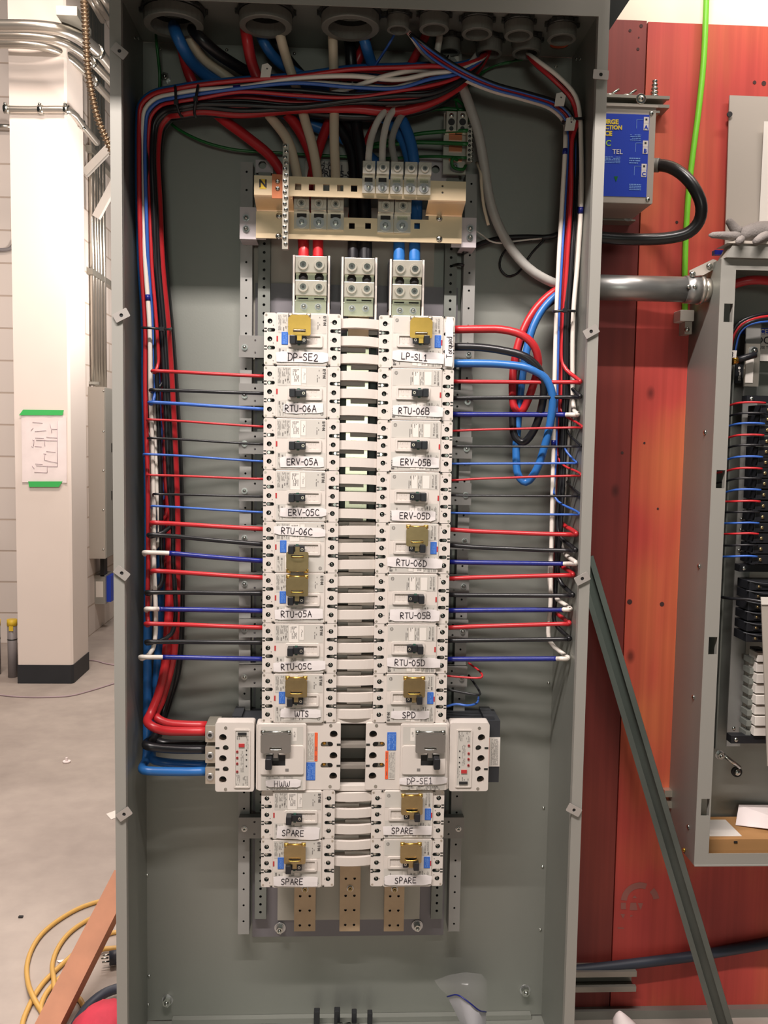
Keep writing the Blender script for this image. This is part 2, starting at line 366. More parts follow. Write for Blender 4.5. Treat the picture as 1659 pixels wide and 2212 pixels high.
GL = {'A': [[(0, 0), (.3, 1), (.6, 0)], [(.1, .38), (.52, .4)]], 'B': [[(0, 0), (.02, 1), (.36, .98), (.5, .8), (.36, .55), (.02, .52)], [(.3, .54), (.56, .36), (.5, .08), (.3, 0), (0, 0)]],
      'C': [[(.56, .84), (.36, 1), (.12, .86), (0, .5), (.1, .12), (.36, 0), (.62, .1)]], 'D': [[(.02, 1), (0, 0)], [(-.06, 1), (.36, .92), (.58, .52), (.4, .1), (-.04, 0)]],
      'E': [[(.52, 1), (0, .98), (0, 0), (.52, .02)], [(0, .52), (.42, .54)]], 'H': [[(0, 1), (0, 0)], [(.52, 1), (.52, 0)], [(0, .5), (.52, .52)]], 'L': [[(0, 1), (0, 0), (.5, .02)]],
      'P': [[(0, 0), (.02, 1), (.38, .96), (.5, .74), (.36, .5), (.02, .46)]], 'R': [[(0, 0), (.02, 1), (.38, .96), (.5, .76), (.36, .54), (.02, .5), (.54, 0)]],
      'S': [[(.5, .88), (.3, 1), (.06, .86), (.1, .62), (.42, .42), (.5, .18), (.28, 0), (0, .1)]], 'T': [[(0, 1), (.6, 1)], [(.3, 1), (.3, 0)]],
      'U': [[(0, 1), (.02, .25), (.2, 0), (.42, .08), (.52, .3), (.54, 1)]], 'V': [[(0, 1), (.28, 0), (.58, 1)]], 'W': [[(0, .95), (.06, .15), (.2, 0), (.36, .2), (.4, .7), (.44, .15), (.6, 0), (.74, .25), (.78, .95)]],
      '0': [[(.28, 1), (.06, .78), (0, .42), (.12, .06), (.34, 0), (.52, .3), (.52, .7), (.28, 1)]], '1': [[(.05, .8), (.26, 1), (.26, 0)], [(.02, 0), (.5, 0)]],
      '2': [[(.02, .76), (.18, .98), (.4, .96), (.48, .72), (.3, .36), (0, .02), (.56, .02)]], '5': [[(.52, 1), (.1, .98), (.06, .58), (.34, .62), (.5, .36), (.36, .04), (0, .04)]],
      '6': [[(.42, 1), (.14, .7), (0, .3), (.14, 0), (.4, .04), (.48, .3), (.3, .48), (.04, .34)]], '-': [[(.04, .48), (.4, .5)]], ' ': [],
      'o': [[(.2, .6), (.02, .4), (.06, .05), (.3, 0), (.42, .3), (.2, .6)]], 'r': [[(.02, .6), (.04, 0)], [(.04, .4), (.2, .6), (.36, .56)]],
      'q': [[(.36, .58), (.12, .6), (0, .3), (.14, .02), (.36, .2), (.38, .6), (.36, -.4)]], 'u': [[(0, .6), (.04, .1), (.2, 0), (.36, .15), (.38, .6), (.4, 0)]],
      'e': [[(.02, .3), (.38, .36), (.3, .58), (.1, .56), (.02, .25), (.14, 0), (.4, .08)]], 'd': [[(.4, .55), (.14, .58), (0, .26), (.14, 0), (.38, .16), (.4, 1), (.42, 0)]]}
ADV = {'-': .58, '1': .72, 'W': .98, 'o': .58, 'r': .5, 'q': .56, 'u': .56, 'e': .56, 'd': .56}
def smooth2(q, k=4):
    Q = [q[0]] + q + [q[-1]]; o = []
    for i in range(1, len(Q) - 2):
        for j in range(k):
            t = j/k; p0, p1, p2, p3 = Q[i - 1:i + 3]
            o.append(tuple(.5*(2*p1[d] + (p2[d] - p0[d])*t + (2*p0[d] - 5*p1[d] + 4*p2[d] - p3[d])*t*t + (3*p1[d] - p0[d] - 3*p2[d] + p3[d])*t**3) for d in (0, 1)))
    return o + [q[-1]]
def hand(mb, txt, cx, cz, h, y, m, wd=.0011, rot=0.0, jit=.05):
    tot = sum(ADV.get(c, .78) for c in txt) - .2
    x = -tot/2; cs, sn = math.cos(rot), math.sin(rot)
    for ch in txt:
        dz = random.uniform(-jit, jit); sc = random.uniform(.95, 1.06)
        for st in GL[ch]:
            q = [((x + a*sc)*h, (b*sc - .5 + dz)*h) for a, b in st]
            if ch in 'CDSU0256PRBoqued' and len(q) > 3: q = smooth2(q)
            q = [(cx + a*cs - b*sn, cz + a*sn + b*cs) for a, b in q]
            for i in range(len(q) - 1):
                (ax, az), (bx, bz) = q[i], q[i + 1]; L = math.hypot(bx - ax, bz - az) or 1e-6
                nx, nz = -(bz - az)/L*wd/2, (bx - ax)/L*wd/2
                mb.poly([(ax + nx, y, az + nz), (bx + nx, y, bz + nz), (bx - nx, y, bz - nz), (ax - nx, y, az - nz)], m)
            for a, b in q: mb.poly([(u, y - .00002, w) for u, w in circ(a, b, wd/2, 7)], m)
        x += ADV.get(ch, .78)
def fine(mb, x0, x1, z0, z1, y, m, rows, vert=False, dens=.75, th=.45):
    """illegible small print: rows of dashes"""
    L0, L1, A0, A1 = (z0, z1, x0, x1) if vert else (x0, x1, z0, z1)
    for k in range(rows):
        c = A0 + (A1 - A0)*(k + .5)/rows; t = (A1 - A0)/rows*th/2; a = L0
        while a < L1 - .0008:
            b = min(L1, a + random.uniform(.0015, .006))
            if random.random() < dens:
                if vert: mb.poly([(c - t, y, a), (c + t, y, a), (c + t, y, b), (c - t, y, b)], m)
                else: mb.poly([(a, y, c - t), (b, y, c - t), (b, y, c + t), (a, y, c + t)], m)
            a = b + .0009
# ------------------------------------------------------------------ dimensions of the main enclosure
BL, BR, YF, YB, ZT, ZB = -.403, .511, -.122, .147, 2.188, .03
BW, BP, Z0 = .1538, .10508, 1.6155           # breaker width, pitch, top of the columns
CXL, CXR = -.0558, .1748
YPLY = .19
# ------------------------------------------------------------------ setting
b = MB(); b.box(-7, 5, -6, 10, -.05, 0, M['concrete']); struct(b.obj('floor'))
b = MB(); b.box(-.43, 4.2, .212, .36, 0, 4.6, M['wallw']); struct(b.obj('wall_back'))
b = MB(); b.box(-6, -1.67, 4.05, 4.25, 0, 4.6, M['cmu_x']); struct(b.obj('wall_left'))
b = MB(); b.box(-1.87, -1.67, 4.251, 9, 0, 4.6, M['cmu_y']); struct(b.obj('wall_side'))
b = MB(); b.box(-1.669, 4.2, 8.8, 9, 0, 4.6, M['cmu_x']); struct(b.obj('wall_far'))
b = MB(); b.box(.515, 4.2, .172, .211, 0, .021, M['grey']); struct(b.obj('baseboard_back'))
# column
cx0, cx1, cy0, cy1 = -1.727, -1.433, 3.098, 3.40
def colprism(mb, g, z0, z1, m):
    c = .012
    o = [(cx0 - g, cy0 - g), (cx1 + g - c, cy0 - g), (cx1 + g, cy0 - g + c), (cx1 + g, cy1 + g), (cx0 - g, cy1 + g)]
    mb.loops([[(x, y, z0) for x, y in o], [(x, y, z1) for x, y in o]], m)
b = MB(); colprism(b, 0, .001, 4.6, M['cream']); o = b.obj('trim_1'); struct(o)
b = MB(); colprism(b, .004, .001, .104, M['colbase']); struct(b.obj('baseboard_column'))
# plywood backing
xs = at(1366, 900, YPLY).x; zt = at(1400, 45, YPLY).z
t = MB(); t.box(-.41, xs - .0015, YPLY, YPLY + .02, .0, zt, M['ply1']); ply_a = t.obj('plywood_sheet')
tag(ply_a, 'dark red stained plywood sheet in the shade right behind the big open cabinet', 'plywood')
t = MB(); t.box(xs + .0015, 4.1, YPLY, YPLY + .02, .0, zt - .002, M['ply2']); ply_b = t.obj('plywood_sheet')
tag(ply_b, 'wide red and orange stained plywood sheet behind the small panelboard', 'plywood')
# faded stamp on the plywood
b = MB(); yy = YPLY - .0006
def arcs(mb, cx, cy, r0, r1, a0, a1, n=14):
    for k in range(n):
        if k in (9, 10): continue
        q = []
        for r, a in ((r0, k), (r1, k), (r1, k + 1), (r0, k + 1)):
            th = math.radians(a0 + (a1 - a0)*a/n); q.append(at(cx + r*math.cos(th), cy - r*math.sin(th), yy))
        mb.poly(q, M['stamp'])
M['stamp'] = mat('worn_white_stamp', (150, 92, 84), .7)
arcs(b, 1383, 1948, 29, 42, 175, 10)
for q in ([(1341, 1950), (1352, 1950), (1352, 1964), (1341, 1964)], [(1362, 1950), (1374, 1950), (1377, 1966), (1360, 1966)], [(1378, 1951), (1389, 1951), (1384, 1966)], [(1366, 1940), (1376, 1940), (1371, 1934)],
          [(1340, 1974), (1350, 1975), (1346, 1984)], [(1362, 1976), (1368, 1978), (1361, 1981)], [(1334, 2003), (1348, 2004), (1348, 2006), (1334, 2006)]):
    b.poly([at(x, y, yy) for x, y in q], M['stamp'])
b.obj('stamp', ply_b)
M['knothole'] = mat('nail_hole', (62, 34, 32), .8)
b = MB()
for x, y, r in ((1361, 66, 5), (1380, 81, 2.5), (1378, 106, 5), (1385, 56, 6), (1630, 178, 6), (1650, 180, 8), (1462, 480, 5), (1392, 957, 4), (1344, 978, 5), (1360, 1300, 9), (1430, 1305, 8), (1421, 1099, 4)):
    p = at(x, y, YPLY - .0004); b.cyl((p.x, p.y, p.z), (0, -1, 0), r/1500, .0003, M['knothole'], 12)
b.obj('nail_hole', ply_b)['kind'] = 'stuff'

# ------------------------------------------------------------------ the big enclosure
enc = thing('panel_enclosure', 'tall open grey steel cabinet full of breakers and wiring in the centre', 'electrical cabinet', ((BL + BR)/2, YB, ZB))
g = M['grey']
b = MB(); b.box(BL + .002, BR - .002, YB, YB + .003, ZB + .002, ZT, g); b.obj('back_panel', enc)
for x in (BL, BR - .002):
    b = MB(); b.box(x, x + .002, YF + .0021, YB + .003, ZB, ZT + .002, g); b.obj('side_panel', enc)
b = MB(); b.box(BL + .0021, BR - .0021, YF + .0021, YB + .003, ZB - .002, ZB, g); b.obj('bottom_panel', enc)
b = MB(); b.box(BL + .01, BR - .01, YF + .01, YB, .0005, ZB - .0021, M['nut']); b.obj('base_plinth', enc)
# top panel with round knockouts
BUSH = [  # px, py, ring width px, name
    (375, 36, 128), (574, 38, 114), (757, 42, 126), (860, 45, 48), (938, 44, 64), (1031, 54, 66), (1121, 58, 62), (1214, 66, 62),
    (972, 94, 44), (1057, 98, 56), (1137, 97, 62)]
def bush_geo(px, py, w):
    p = atz(px, py, ZT - .016); d = (p - CAM).dot(fw); return p.x, p.y, w/FPX*d/2
bg_ = [bush_geo(*q) for q in BUSH]
ork = atz(1208, 98, ZT); orr = 20/FPX*(ork - CAM).dot(fw)
ho = MB(); holes = [circ(x, y, r*.72, 24) for x, y, r in bg_] + [circ(ork.x, ork.y, orr, 20)]
ho.holed([(BL + .0021, YF + .0021), (BR - .0021, YF + .0021), (BR - .0021, YB - .0005), (BL + .0021, YB - .0005)], holes, 0, .002, g)
ho.v = [(x, z, ZT + y) for x, y, z in ho.v]; ho.obj('top_panel', enc)
# front flanges
lw = .0205
for x0, x1, nm in ((BL, BL + lw, 'front_flange'), (BR - lw, BR, 'front_flange')):
    b = MB(); b.box(x0, x1, YF, YF + .002, ZB, ZT, M['lip']); b.box(x0 if x0 > 0 else x1 - .002, (x0 + .002) if x0 > 0 else x1, YF + .002, YF + .014, ZB + .02, ZT - .03, M['lip']); b.obj(nm, enc)
b = MB(); b.box(BL + lw, BR - lw, YF, YF + .002, 2.152, ZT, M['lip']); b.obj('front_flange', enc)
b = MB(); b.box(BL + lw, BR - lw, YF, YF + .002, ZB, ZB + .03, M['lip']); b.obj('front_flange', enc)
b = MB(); q = [at(x, y, YF) for x, y in ((1317, 64), (1364, -6), (1364, -40), (1300, -40), (1300, 64))]
b.prism([(p.x, p.z) for p in q], YF + .0022, YF + .005, M['nut']); b.obj('corner_gusset', enc)
# clips on the flanges
M['clip'] = mat('clip_plate', (178, 172, 166), .4, .4)
for px, py, a in ((258, 110, -38), (262, 681, 28), (263, 1238, -38), (268, 1759, 35), (1298, 161, -3), (1277, 716, 30), (1258, 1250, 28), (1240, 1750, -28)):
    c = at(px, py, YF - .004); ca, sa = math.cos(math.radians(a)), math.sin(math.radians(a))
    def R(p): return [(c.x + x*ca - z*sa, c.z + x*sa + z*ca) for x, z in p]
    b = MB(); b.holed(R(rrect(-.0145, .0145, -.0085, .0085, .002)), [R(circ(0, 0, .0035, 12))], YF - .0045, YF - .0025, M['clip'])
    b.cyl((c.x, YF - .0028, c.z), (0, 1, 0), .0034, .002, M['dark']); b.obj('trim_clip', enc)
# back panel bolts and screws
def bolt(mb, p, r, h=.004, m='chrome', y=None):
    x, yy, z = p
    mb.cyl((x, yy, z), (0, -1, 0), r*1.28, .0012, M['washer'], 16); mb.cyl((x, yy - .0012, z), (0, -1, 0), r, h, M[m], 6, smooth=False); mb.dome((x, yy - .0012 - h, z), (0, -1, 0), r*.55, r*.5, M[m], 10)
for px, py, r in ((358, 170, .009), (362, 2160, .010), (1134, 2138, .010)):
    p = at(px, py, YB); b = MB(); bolt(b, p, r, .012); b.obj('mounting_bolt', enc)
for px, py in ((346, 106), (490, 108), (636, 116), (1201, 144), (318, 1890), (322, 2108), (320, 2170), (1174, 1745), (1172, 1872), (1167, 2008), (1185, 1475), (322, 1580)):
    p = at(px, py, YB); b = MB(); b.dome((p.x, p.y, p.z), (0, -1, 0), .0035, .003, M['chrome']); b.obj('screw', enc)
for px, py, sgn in ((291, 82, 1), (298, 82, 1), (1246, 127, -1), (1254, 127, -1)):
    p = atx(px, py, BL + .0022 if sgn > 0 else BR - .0022); b = MB(); b.dome((p.x, p.y, p.z), (sgn, 0, 0), .004, .003, M['chrome']); b.obj('screw', enc)
b = MB(); b.box(BL + .06, BR - .03, YB - .016, YB - .0005, ZB + .0005, ZB + .012, g); b.obj('bottom_fold', enc)
# bushings
LB = ['leftmost big conduit bushing holding a thick blue red and black feeder set', 'second big conduit bushing from the left in the cabinet top', 'third big conduit bushing from the left in the cabinet top',
      'small conduit bushing with dark blue and red wires dropping diagonally', 'medium conduit bushing with one red and one white feeder', 'empty conduit bushing in the front row, nearest the wired ones',
      'empty conduit bushing in the front row, middle of the three empty ones', 'empty conduit bushing in the front row beside the orange knockout', 'small rear bushing with two white wires above the grey cable',
      'rear row bushing with red and blue wires joining the bundle', 'rear row bushing at right whose wires fall to the right side bundle']
for k, (x, y, r) in enumerate(bg_):
    t = thing('conduit_bushing', LB[k], 'conduit bushing', (x, y, ZT - .034), 'bushings in the cabinet top')
    b = MB(); b.ring((x, y, ZT - .034), (0, 0, 1), r, r*.76, .024, M['bush'], 28); b.obj('collar', t)
    b = MB(); b.ring((x, y, ZT - .010), (0, 0, 1), r*1.08, r*.76, .0095, M['nut'], 20)
    for a in range(8): b.box(x + r*1.08*math.cos(a*PI/4) - .004, x + r*1.08*math.cos(a*PI/4) + .004, y + r*1.08*math.sin(a*PI/4) - .004, y + r*1.08*math.sin(a*PI/4) + .004, ZT - .009, ZT - .002, M['nut'])
    b.obj('locknut', t)
    b = MB(); b.ring((x, y, ZT + .0022), (0, 0, 1), r*.80, r*.70, .25, M['emt'], 20); b.obj('conduit_nipple', t)
b = MB(); b.cyl((ork.x, ork.y, ZT + .0025), (0, 0, 1), orr*1.05, .0015, M['orange'], 20); tag(b.obj('knockout_plug'), 'round orange plug showing in the cabinet top behind the last bushing', 'plug')
# wireway above, added out of view to shade the cabinet top
wt = thing('shade_occluder', 'grey steel wireway added out of view to shade the top of the open cabinet', 'occluder', (.05, 0, ZT + .26))
b = MB(); b.box(BL - .3, BR - .002, YF - .43, YB, ZT + .26, ZT + .45, M['lip']); b.obj('body', wt)
b = MB(); b.box(BL - .3, BR - .002, YF - .433, YF - .4305, ZT + .262, ZT + .448, g); b.obj('cover', wt)
# ------------------------------------------------------------------ chassis
ch = thing('breaker_chassis', 'grey drilled steel chassis rails and brackets carrying the breaker columns', 'chassis', (.06, YB, .33))
YR = .105
def rail(pxt, pyt, pxb, pyb, w, Y, m, hr, pitch, nm):
    a, c = at(pxt, pyt, Y), at(pxb, pyb, Y); x = (a.x + c.x)/2
    b = MB(); hs = []; z = a.z - .02; zt_ = a.z
    while z > c.z + .012:
        hs.append(circ(x, z, hr, 8)); z -= pitch
        if len(hs) == 6 and z > c.z + .012:
            b.holed(rect(x - w/2, x + w/2, z + pitch/2, zt_), hs, Y, Y + .003, m, M['dark']); zt_ = z + pitch/2; hs = []
    b.holed(rect(x - w/2, x + w/2, c.z, zt_), hs, Y, Y + .003, m, M['dark'])
    b.box(x - w/2, x - w/2 + .003, Y + .003, YB - .001, c.z, a.z, m); b.box(x + w/2 - .003, x + w/2, Y + .003, YB - .001, c.z, a.z, m)
    b.box(x - w/2 + .004, x + w/2 - .004, Y + .012, Y + .013, c.z, a.z, M['dark'])
    return b.obj(nm, ch)
rail(535, 350, 524, 2018, .025, YR, M['rail'], .0024, .037, 'side_rail'); rail(1015, 376, 984, 2012, .025, YR, M['rail'], .0024, .037, 'side_rail')
rail(568, 372, 566, 1985, .026, .122, M['railp'], .0031, .0182, 'perforated_rail'); rail(975, 385, 946, 1985, .026, .122, M['railp'], .0031, .0182, 'perforated_rail')
def bracket(x0, x1, y0, y1, Y, flip, dark=False):
    a, c = at(x0, y0, Y), at(x1, y1, Y); m = M['railp'] if dark else M['brk']
    ex = a.x + .012 if not flip else c.x - .012; ix = a.x + .034 if not flip else c.x - .034
    b = MB(); b.holed(rect(a.x, c.x, c.z, a.z), [circ(ix, a.z - .010, .0024, 8), circ(ix, c.z + .010, .0024, 8)], Y, Y + .003, m, M['dark'])
    b.box(a.x, c.x, Y + .003, YR - .0005, a.z - .003, a.z, m); o = b.obj('cross_bracket', ch)
    b = MB(); bolt(b, (ex, Y, (a.z + c.z)/2 - .002), .0052, .003); b.obj('bolt', o)
for y0, y1 in ((724, 773), (828, 877), (932, 981), (1034, 1083), (1136, 1184), (1238, 1280), (1338, 1377), (1436, 1485), (1766, 1811)):
    bracket(516, 580, y0, y1, .085, False)
for y0, y1 in ((739, 787), (842, 889), (943, 991), (1043, 1091), (1145, 1187), (1243, 1285), (1340, 1382), (1440, 1485), (1766, 1811)):
    bracket(958, 1024 - (y0 - 739)*.022, y0, y1, .085, True)
a, c = at(546, 1700, .135), at(958, 2021, .135)
b = MB(); b.box(a.x, c.x, .1375, .1405, c.z, Z0 + .08, M['mauve']); b.obj('base_pan', ch)
a, c = at(600, 1890, .1345), at(906, 1985, .1345)
b = MB(); b.box(a.x, c.x, .134, .1365, c.z, a.z + .03, M['insul']); b.obj('insulating_sheet', ch)
for px, py in ((605, 2003), (901, 1998)):
    p = at(px, py, .1375); b = MB(); b.cyl((p.x, p.y, p.z), (0, -1, 0), .013, .003, M['washer']); bolt(b, (p.x, p.y - .003, p.z), .008, .012); b.obj('bolt', ch)
a, c = at(552, 520, .136), at(1000, 700, .136)
b = MB(); b.box(at(640, 520, .13).x - .1, at(940, 520, .13).x, .1415, .1445, .9, 1.86, M['insul']); b.obj('shield_sheet', ch)
# top plate pieces
for x0, x1, y0, y1 in ((552, 590, 345, 374), (900, 990, 338, 400)):
    a, c = at(x0, y0, .128), at(x1, y1, .128); b = MB()
    b.holed(rect(a.x, c.x, c.z, a.z), [circ((a.x + c.x)/2 - .004, (a.z + c.z)/2 + .003, .0085, 14)], .128, .131, M['lilac'], M['dark']); b.obj('end_plate', ch)
# rating label behind the feeders
a, c = at(660, 347, .143), at(770, 392, .143); b = MB(); b.box(a.x, c.x, .1425, .1435, c.z, a.z, M['panelp']); o = b.obj('rating_label', ch)
textput('PRL4-AL', .012, M['ink'], (at(672, 352, 0).x, .142, at(672, 356, .142).z), o); textput('9902-0001', .017, M['ink'], (at(668, 365, .142).x, .142, at(668, 367, .142).z), o, bold=.0003); textput('PRL-45-S', .018, M['ink'], (at(690, 380, .142).x, .142, at(690, 381, .142).z), o, bold=.0005)
# ------------------------------------------------------------------ bus bars
for k, (px0, px1, lab) in enumerate(((635, 681, 'left'), (733, 777, 'middle'), (829, 872, 'right'))):
    a, c = at(px0, 2012, .095), at(px1, 2012, .095); zt_ = Z0 + .01
    t = thing('bus_bar', 'copper coloured drilled bus bar, %s of the three below the breakers' % lab, 'bus bar', ((a.x + c.x)/2, .1, a.z), 'bus bars at the foot of the chassis')
    zs = at(735, 1870, .095).z
    hs = []
    for py in ((1898, 1935, 1966, 1998) if k == 1 else (1936, 1967, 1999)):
        z = at(px0, py, .095).z
        for x in (a.x + .013, c.x - .013): hs.append(circ(x, z, .003, 10))
    b = MB(); b.holed(rect(a.x, c.x, a.z, zs), hs, .095, .103, M['busbar'], M['dark']); b.obj('drilled_end', t)
    b = MB(); b.box(a.x, c.x, .095, .103, zs + .0002, 1.30, M['busbar']); b.box(a.x, c.x, .066 if k == 1 else .095, .074 if k == 1 else .103, 1.3002 if k != 1 else 1.02, 1.66, M['tinbar'] if k == 1 else M['busbar']); b.obj('bar', t)
    z = at(px0, 1919 if k == 1 else 1921, .095).z; b = MB(); bolt(b, ((a.x + c.x)/2, .095, z), .006, .004, 'gold_d'); b.obj('bolt', t)
# ------------------------------------------------------------------ moulded case breakers
def uv(flip):
    def f(u, v):
        if flip: u, v = 1 - u, 1 - v
        return ((u - .5)*BW, (.5 - v)*BP)
    return f
def box_uv(mb, f, u0, u1, v0, v1, y0, y1, m):
    (a, b_), (c, d) = f(u0, v0), f(u1, v1); mb.box(min(a, c), max(a, c), y0, y1, min(b_, d), max(b_, d), m)
def rp_uv(mb, f, u0, u1, v0, v1, y0, y1, m, r, bev=.0008):
    (a, b_), (c, d) = f(u0, v0), f(u1, v1); mb.rplate(min(a, c), max(a, c), min(b_, d), max(b_, d), y0, y1, m, r, bev)
def R_uv(f, u0, u1, v0, v1):
    (a, b_), (c, d) = f(u0, v0), f(u1, v1); return min(a, c), max(a, c), min(b_, d), max(b_, d)
PROTO = {}
def breaker_meshes(flip):
    f = uv(flip); D = {}
    b = MB(); x0, x1, z0, z1 = R_uv(f, .004, .996, .006, .994); b.box(x0, x1, .0165, .060, z0, z1, M['case']); b.box(x0 + .004, x1 - .004, .060, .090, z0 + .001, z1 - .001, M['blackcase']); D['case'] = b.mesh('case')
    b = MB(); rp_uv(b, f, .158, .826, .004, .997, 0, .0162, M['beige'], .004, .001); D['cover'] = b.mesh('cover')
    for side, (u0, u1, us, uh, ul) in (('a', (0.0, .1605, .076, .07, .118)), ('b', (.8235, 1.0, .918, .945, .888))):
        b = MB(); out = rrect(*R_uv(f, u0, u1, .004, .996), .004, 3)
        hs = []
        for v in (.163, .5, .835): hs.append(circ(*f(us, v), .0050, 16))
        sl = []
        for v in (.328, .664):
            x0, x1, z0, z1 = R_uv(f, min(uh, ul) - .027, max(uh, ul) + .027, v - .035, v + .035); sl.append(rrect(x0, x1, z0, z1, .0034, 4))
        b.holed(out, hs + sl, .0035, .0155, M['beige'], M['well'])
        for v in (.163, .5, .835):
            x, z = f(us, v); b.cyl((x, .0150, z), (0, 1, 0), .0052, .001, M['well'], 14)
            xx, zz = f(us + (.045 if side == 'a' else -.045), v + .075*(1 if side == 'a' else 0)); b.cyl((xx, .0034, zz), (0, -1, 0), .0011, .0002, M['print'], 8)
        for v in (.328, .664):
            for u, m in ((uh, 'chrome'), (ul, 'dark')):
                x, z = f(u, v); b.cyl((x, .0062 if m == 'chrome' else .0078, z), (0, 1, 0), .0029, .004, M[m], 12)
            x0, x1, z0, z1 = R_uv(f, min(uh, ul) - .03, max(uh, ul) + .03, v - .04, v + .04); b.box(x0, x1, .0102, .0112, z0, z1, M['case'])
            ue = .02 if side == 'a' else .98
            for dv in (-.028, .028): box_uv(b, f, ue - .018, ue + .018, v + dv - .012, v + dv + .012, .0031, .0034, M['nut'])
        for v in (.045, .952):
            x, z = f(.028 if side == 'a' else .972, v); b.cyl((x, .0034, z), (0, -1, 0), .0024, .0004, M['alu'], 10); b.box(x - .0014, x + .0014, .0029, .0031, z - .0003, z + .0003, M['print'])
        ue = .135 if side == 'a' else .846
        box_uv(b, f, ue - .018, ue + .022, .955, .996, .0030, .0034, M['clipg']); x, z = f(ue + .006, .985); b.cyl((x, .0029, z), (0, -1, 0), .0019, .0004, M['dark'], 8)
        D['terminal_cover_' + side] = b.mesh('terminal_cover')
        for k, v in enumerate((.163, .5, .835)):
            x, z = f(us, v); b = MB(); b.cyl((x, .0085, z), (0, 1, 0), .0043, .0055, M['chrome'], 14)
            b.dome((x, .0085, z), (0, -1, 0), .0043, .0012, M['chrome'], 14)
            a = random.uniform(0, PI); dx, dz = math.cos(a)*.0040, math.sin(a)*.0040; nx, nz = -math.sin(a)*.0006, math.cos(a)*.0006
            b.poly([(x + dx + nx, .0071, z + dz + nz), (x + dx - nx, .0071, z + dz - nz), (x - dx - nx, .0071, z - dz - nz), (x - dx + nx, .0071, z - dz + nz)], M['dark'])
            D['terminal_screw_%s%d' % (side, k)] = b.mesh('terminal_screw')
    # printed areas
    b = MB(); y = -.0003; y2 = -.0006; y3 = -.0009
    fx = (lambda u0, u1, v0, v1: R_uv(f, u0, u1, v0, v1))
    def pr(u0, u1, v0, v1, m, yy): x0, x1, z0, z1 = fx(u0, u1, v0, v1); b.poly([(x0, yy, z0), (x1, yy, z0), (x1, yy, z1), (x0, yy, z1)], m)
    def fp(u0, u1, v0, v1, rows, dens=.75, m='print'): x0, x1, z0, z1 = fx(u0, u1, v0, v1); fine(b, x0, x1, z0, z1, y3, M[m], rows, True, dens)
    pr(.178, .812, .03, .385, M['panelp'], y); pr(.178, .812, .66, .975, M['panelp'], y)
    fp(.185, .225, .05, .33, 4); fp(.24, .30, .04, .20, 5); fp(.24, .33, .21, .34, 3, .5); fp(.31, .345, .05, .33, 3, .6)
    pr(.358, .485, .035, .375, M['white'], y2); fp(.378, .465, .06, .30, 6, .8, 'ink2'); pr(.495, .555, .05, .33, M['white'], y2); fp(.52, .545, .12, .26, 2, .8, 'ink2')
    fp(.69, .735, .07, .3, 2, .5)
    fp(.185, .275, .68, .74, 2); fp(.2, .225, .76, .95, 2); fp(.235, .262, .76, .95, 2)
    pr(.298, .385, .68, .93, M['white'], y2); pr(.46, .53, .68, .93, M['white'], y2); fp(.40, .45, .68, .93, 3, .5); fp(.54, .58, .68, .93, 2, .4); fp(.475, .52, .86, .93, 2, .6)
    x, z = f(.765, .905)
    for k in range(12):
        a0, a1 = 2*PI*k/12, 2*PI*(k + 1)/12
        b.poly([(x + r*math.cos(a), y3, z + r*math.sin(a)) for r, a in ((.0028, a0), (.0034, a0), (.0034, a1), (.0028, a1))], M['ink2'])
    b.box(x - .0016, x - .0010, y3 - .0001, y3, z - .0016, z + .0016, M['ink2']); b.box(x + .0006, x + .0014, y3 - .0001, y3, z - .0016, z + .0016, M['ink2'])
    for u, v0, v1 in ((.355, .03, .385), (.49, .03, .385), (.56, .03, .385), (.29, .66, .975), (.39, .66, .975), (.456, .66, .975), (.535, .66, .975)):
        pr(u - .0012, u + .0012, v0, v1, M['line'], y2)
    D['printed_label'] = b.mesh('printed_label', fix=False)
    me = textmesh('E\u00b7T\u00b7N', .0078, M['ink2'], 'maker_lettering', 'CENTER', .0003)
    me.transform(Matrix.Rotation(-PI/2, 4, 'Z'))
    if flip: me.transform(Matrix.Rotation(PI, 4, 'Z'))
    me.transform(Matrix.Rotation(PI/2, 4, 'X')); x, z = f(.772, .14); me.transform(Matrix.Translation((x, -.0008, z))); D['maker_lettering'] = me
    # handle frame: raised ring with embossed arrows
    b = MB(); x0, x1, z0, z1 = R_uv(f, .316, .764, .398, .648)
    b.holed(rrect(x0, x1, z0, z1, .003), [rrect(x0 + .0045, x1 - .0045, z0 + .0045, z1 - .0045, .001)], -.0035, -.0001, M['beige'])
    b.box(x0 + .004, x1 - .004, -.0012, -.0001, z0 + .004, z1 - .004, M['beige'])
    for uu in (.615, .675):
        for vv, s in ((.47, 1), (.575, -1)):
            x, z = f(uu, vv); q = .0028*s*(-1 if flip else 1)
            for d in (-1, 1): b.poly([(x, -.0014, z + q*.5), (x + d*.0028, -.0014, z - q*.5), (x + d*.0034, -.0014, z - q*.5 + .0005), (x, -.0014, z + q*.5 + .0009)], M['line'])
            b.box(x - .0026, x - .0020, -.0015, -.0012, z - .004, z - .0022, M['line']); b.box(x + .0010, x + .0022, -.0015, -.0012, z - .004, z - .0022, M['line'])
    D['handle_frame'] = b.mesh('handle_frame')
    b = MB(); s = -1 if flip else 1
    x, z = f(.455, .525); b.rplate(x - .012, x + .012, z - .0068, z + .0068, -.010, -.0013, M['black'], .0015, .0008)
    x, z = f(.382, .525); b.rplate(x - .0058, x + .0058, z - .0086, z + .0086, -.024, -.006, M['black'], .002, .0012)
    x, z = f(.525, .525); b.rplate(x - .0052, x + .0052, z - .0072, z + .0072, -.012, -.006, M['black'], .0012, .0008)
    D['toggle_handle'] = b.mesh('toggle_handle')
